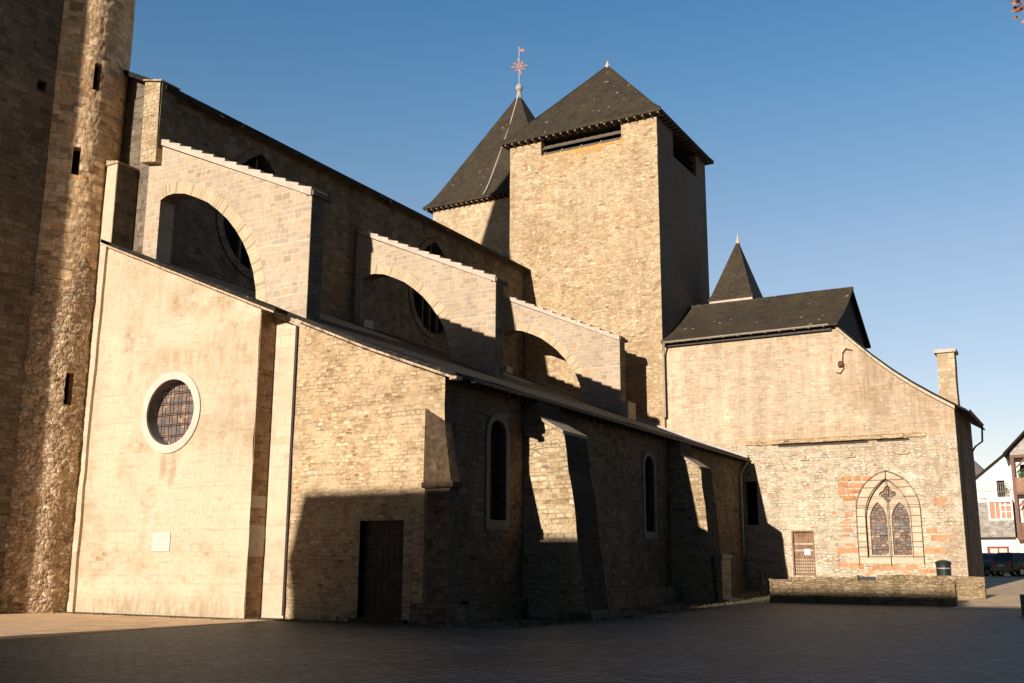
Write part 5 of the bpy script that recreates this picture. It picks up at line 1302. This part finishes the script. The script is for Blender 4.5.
# ------------------------------------------------------------------ tree whose reddish twigs hang into the top right corner
tree = thing('autumn_tree', 'tree with reddish leaves whose twigs hang into the top right corner', 'tree', (16.5, -3.6, 0))
rng = random.Random(21)
tk = B().tube([(16.5, -3.6, 0), (16.45, -3.55, 1.5), (16.6, -3.5, 3.6), (16.4, -3.4, 5.4)], [.30, .22, .19, .15], 10)
part('trunk', tk, 'bark', tree)
lb = B(); tips = []
for k in range(26):
    a = 2.4*k; l_ = rng.uniform(1.4, 3.3); z0 = rng.uniform(3.6, 5.4); p0 = Vector((16.5, -3.5, z0)); d = Vector((math.cos(a), math.sin(a), rng.uniform(.5, 1.6))).normalized()
    p1 = p0+d*l_*.5+Vector((0, 0, .2)); p2 = p0+d*l_+Vector((rng.uniform(-.3, .3), rng.uniform(-.3, .3), .5)); lb.tube([p0, p1, p2], [.08, .05, .02], 6); tips += [p1, p2, (p1+p2)/2]
# the branch reaching towards the view
brp = [Vector((16.5, -3.5, 5.2)), Vector((16.2, -2.3, 7.2)), Vector((15.9, -1.2, 8.9)), Vector((15.7, -.25, 9.70)), Vector((15.6, .22, 9.78))]
lb.tube(brp, [.08, .06, .04, .025, .012], 6)
tw = [[brp[3], Vector((15.6, .28, 9.62)), Vector((15.6, .46, 9.60))], [brp[3], Vector((15.7, .18, 9.5)), Vector((15.7, .30, 9.36))], [brp[4], Vector((15.6, .50, 9.80))], [brp[2], Vector((15.8, -.6, 9.0)), Vector((15.9, -.25, 8.9))]]
tw += [[brp[3], Vector((15.65, .05, 9.62)), Vector((15.6, .22, 9.52))], [brp[3], Vector((15.8, -.3, 9.4)), Vector((15.8, .02, 9.22))]]
for q in tw: lb.tube(q, .012, 5)
part('limbs', lb, 'bark', tree)
lf = B()
def leaf(p, s_):
    n_ = Vector((rng.gauss(0, 1), rng.gauss(0, 1), rng.gauss(0, 1))).normalized(); a = n_.orthogonal().normalized(); b_ = n_.cross(a)
    ph = rng.uniform(0, 6.28); u_, v_ = a*math.cos(ph)+b_*math.sin(ph), b_*math.cos(ph)-a*math.sin(ph)
    lf.poly([p-u_*s_, p+v_*s_*.45, p+u_*s_, p-v_*s_*.45])
for tp in tips:
    for i in range(70): leaf(tp+Vector((rng.gauss(0, .38), rng.gauss(0, .38), rng.gauss(0, .32))), rng.uniform(.05, .1))
for q in tw+[brp[1:]]:
    for p0, p1 in zip(q, q[1:]):
        n_ = int((p1-p0).length*70)+10
        for i in range(n_): leaf(p0.lerp(p1, rng.random())+Vector((rng.gauss(0, .05), rng.gauss(0, .05), rng.gauss(0, .05)-.02)), rng.uniform(.035, .065))
part('crown', lf, 'red_leaf', tree)

# ------------------------------------------------------------------ houses on the near side of the square (behind the viewer): they shade the ground
def block(name, label, x0, x1, y0, y1, zr_, rise, hip=0., loc=None):
    t = thing(name, label, 'house', ((x0+x1)/2, (y0+y1)/2, 0)); xm = (x0+x1)/2; ze = zr_-rise
    b = B(); wins = []
    ny = max(1, int((y1-y0)/3)); nz_ = max(1, int((ze-1)/3))
    for i in range(ny):
        for k in range(nz_):
            yc = y0+(y1-y0)*(i+.5)/ny; zc = 1.0+k*3.; wins.append([(yc-.5, zc), (yc+.5, zc), (yc+.5, zc+1.6), (yc-.5, zc+1.6)])
    b.slab(WP(x1, -1), [(y0, 0), (y1, 0), (y1, ze), (y0, ze)], .4, wins, jit=0)
    b.box(x0, x0+.3, y0, y1, 0, ze); b.box(x0+.3, x1-.4, y0, y0+.3, 0, ze); b.box(x0+.3, x1-.4, y1-.3, y1, 0, ze)
    part('wall', b, 'dark_house', t)
    for w in wins:
        f_ = part('window_frame', B().ring(WP(x1-.18, 1), [(w[0][0]+.06, w[0][1]+.06), (w[1][0]-.06, w[1][1]+.06), (w[2][0]-.06, w[2][1]-.06), (w[3][0]+.06, w[3][1]-.06)], w, .05), 'paint_frame', t)
        part('window_pane', B().box(x1-.2, x1-.19, w[0][0], w[1][0], w[0][1], w[2][1]), 'glass_dark', f_)
    r = B(); E = [Vector((x0-.4, y0-.2, ze)), Vector((x1+.4, y0-.2, ze)), Vector((x1+.4, y1+.2, ze)), Vector((x0-.4, y1+.2, ze))]
    R0, R1 = Vector((xm, y0-.2, zr_)), Vector((xm, y1+.2-hip, zr_))
    r.poly([E[1], E[2], R1, R0]); r.poly([E[0], E[3], R1, R0]); r.poly([E[0], E[1], R0]); r.poly([E[2], E[3], R1]); r.poly(E)
    part('roof', r, 'slate_dark', t)
    return t
rng_ = random.Random(4)
# ridge height so that its shadow meets the church wall 3.65 m up
bl1 = block('unseen_town_house', 'town house with a hipped slate roof behind the viewer', -19, -11, 15.55, 23.1, 14.25, 3.2, hip=.3)
bl2 = block('tall_town_house', 'long town house with a slate roof behind the viewer', -20, -11, -30, 8.0, 15.95, 3.6)
bl3 = block('tall_town_house', 'narrow tall town house between the two longer ones behind the viewer', -20, -11, 8.1, 15.45, 16.47, 3.6)


# unseen houses added along the south side to close off low sky light
for (x0_, x1_, y0_, y1_, h_, lb_) in ((-9, 3, -24, -13, 15.5, 'unseen four storey town house added to block sky light on the near south side of the square, beside the viewer'), (3.3, 19, -25, -14, 16.5, 'unseen broad town house added to block sky light in the middle of the south side of the square'), (19.3, 36, -26, -15, 15.0, 'unseen long town house added to block sky light at the far end of the south side of the square')):
    block('unseen_town_house', lb_, x0_, x1_, y0_, y1_, h_, 3.2)

# the houses stand far down the street, beyond the reach of the church's shadow, at full size
for o_, l_ in ((h1, (111.8, 11.7, .80)), (h2, (111.8, 3.9, .80)), (h3, (135.2, 18.2, 1.07)), (pt, (111.3, 8.13, 7.89))):
    o_.location = l_; o_.scale = (1.3, 1.3, 1.3)
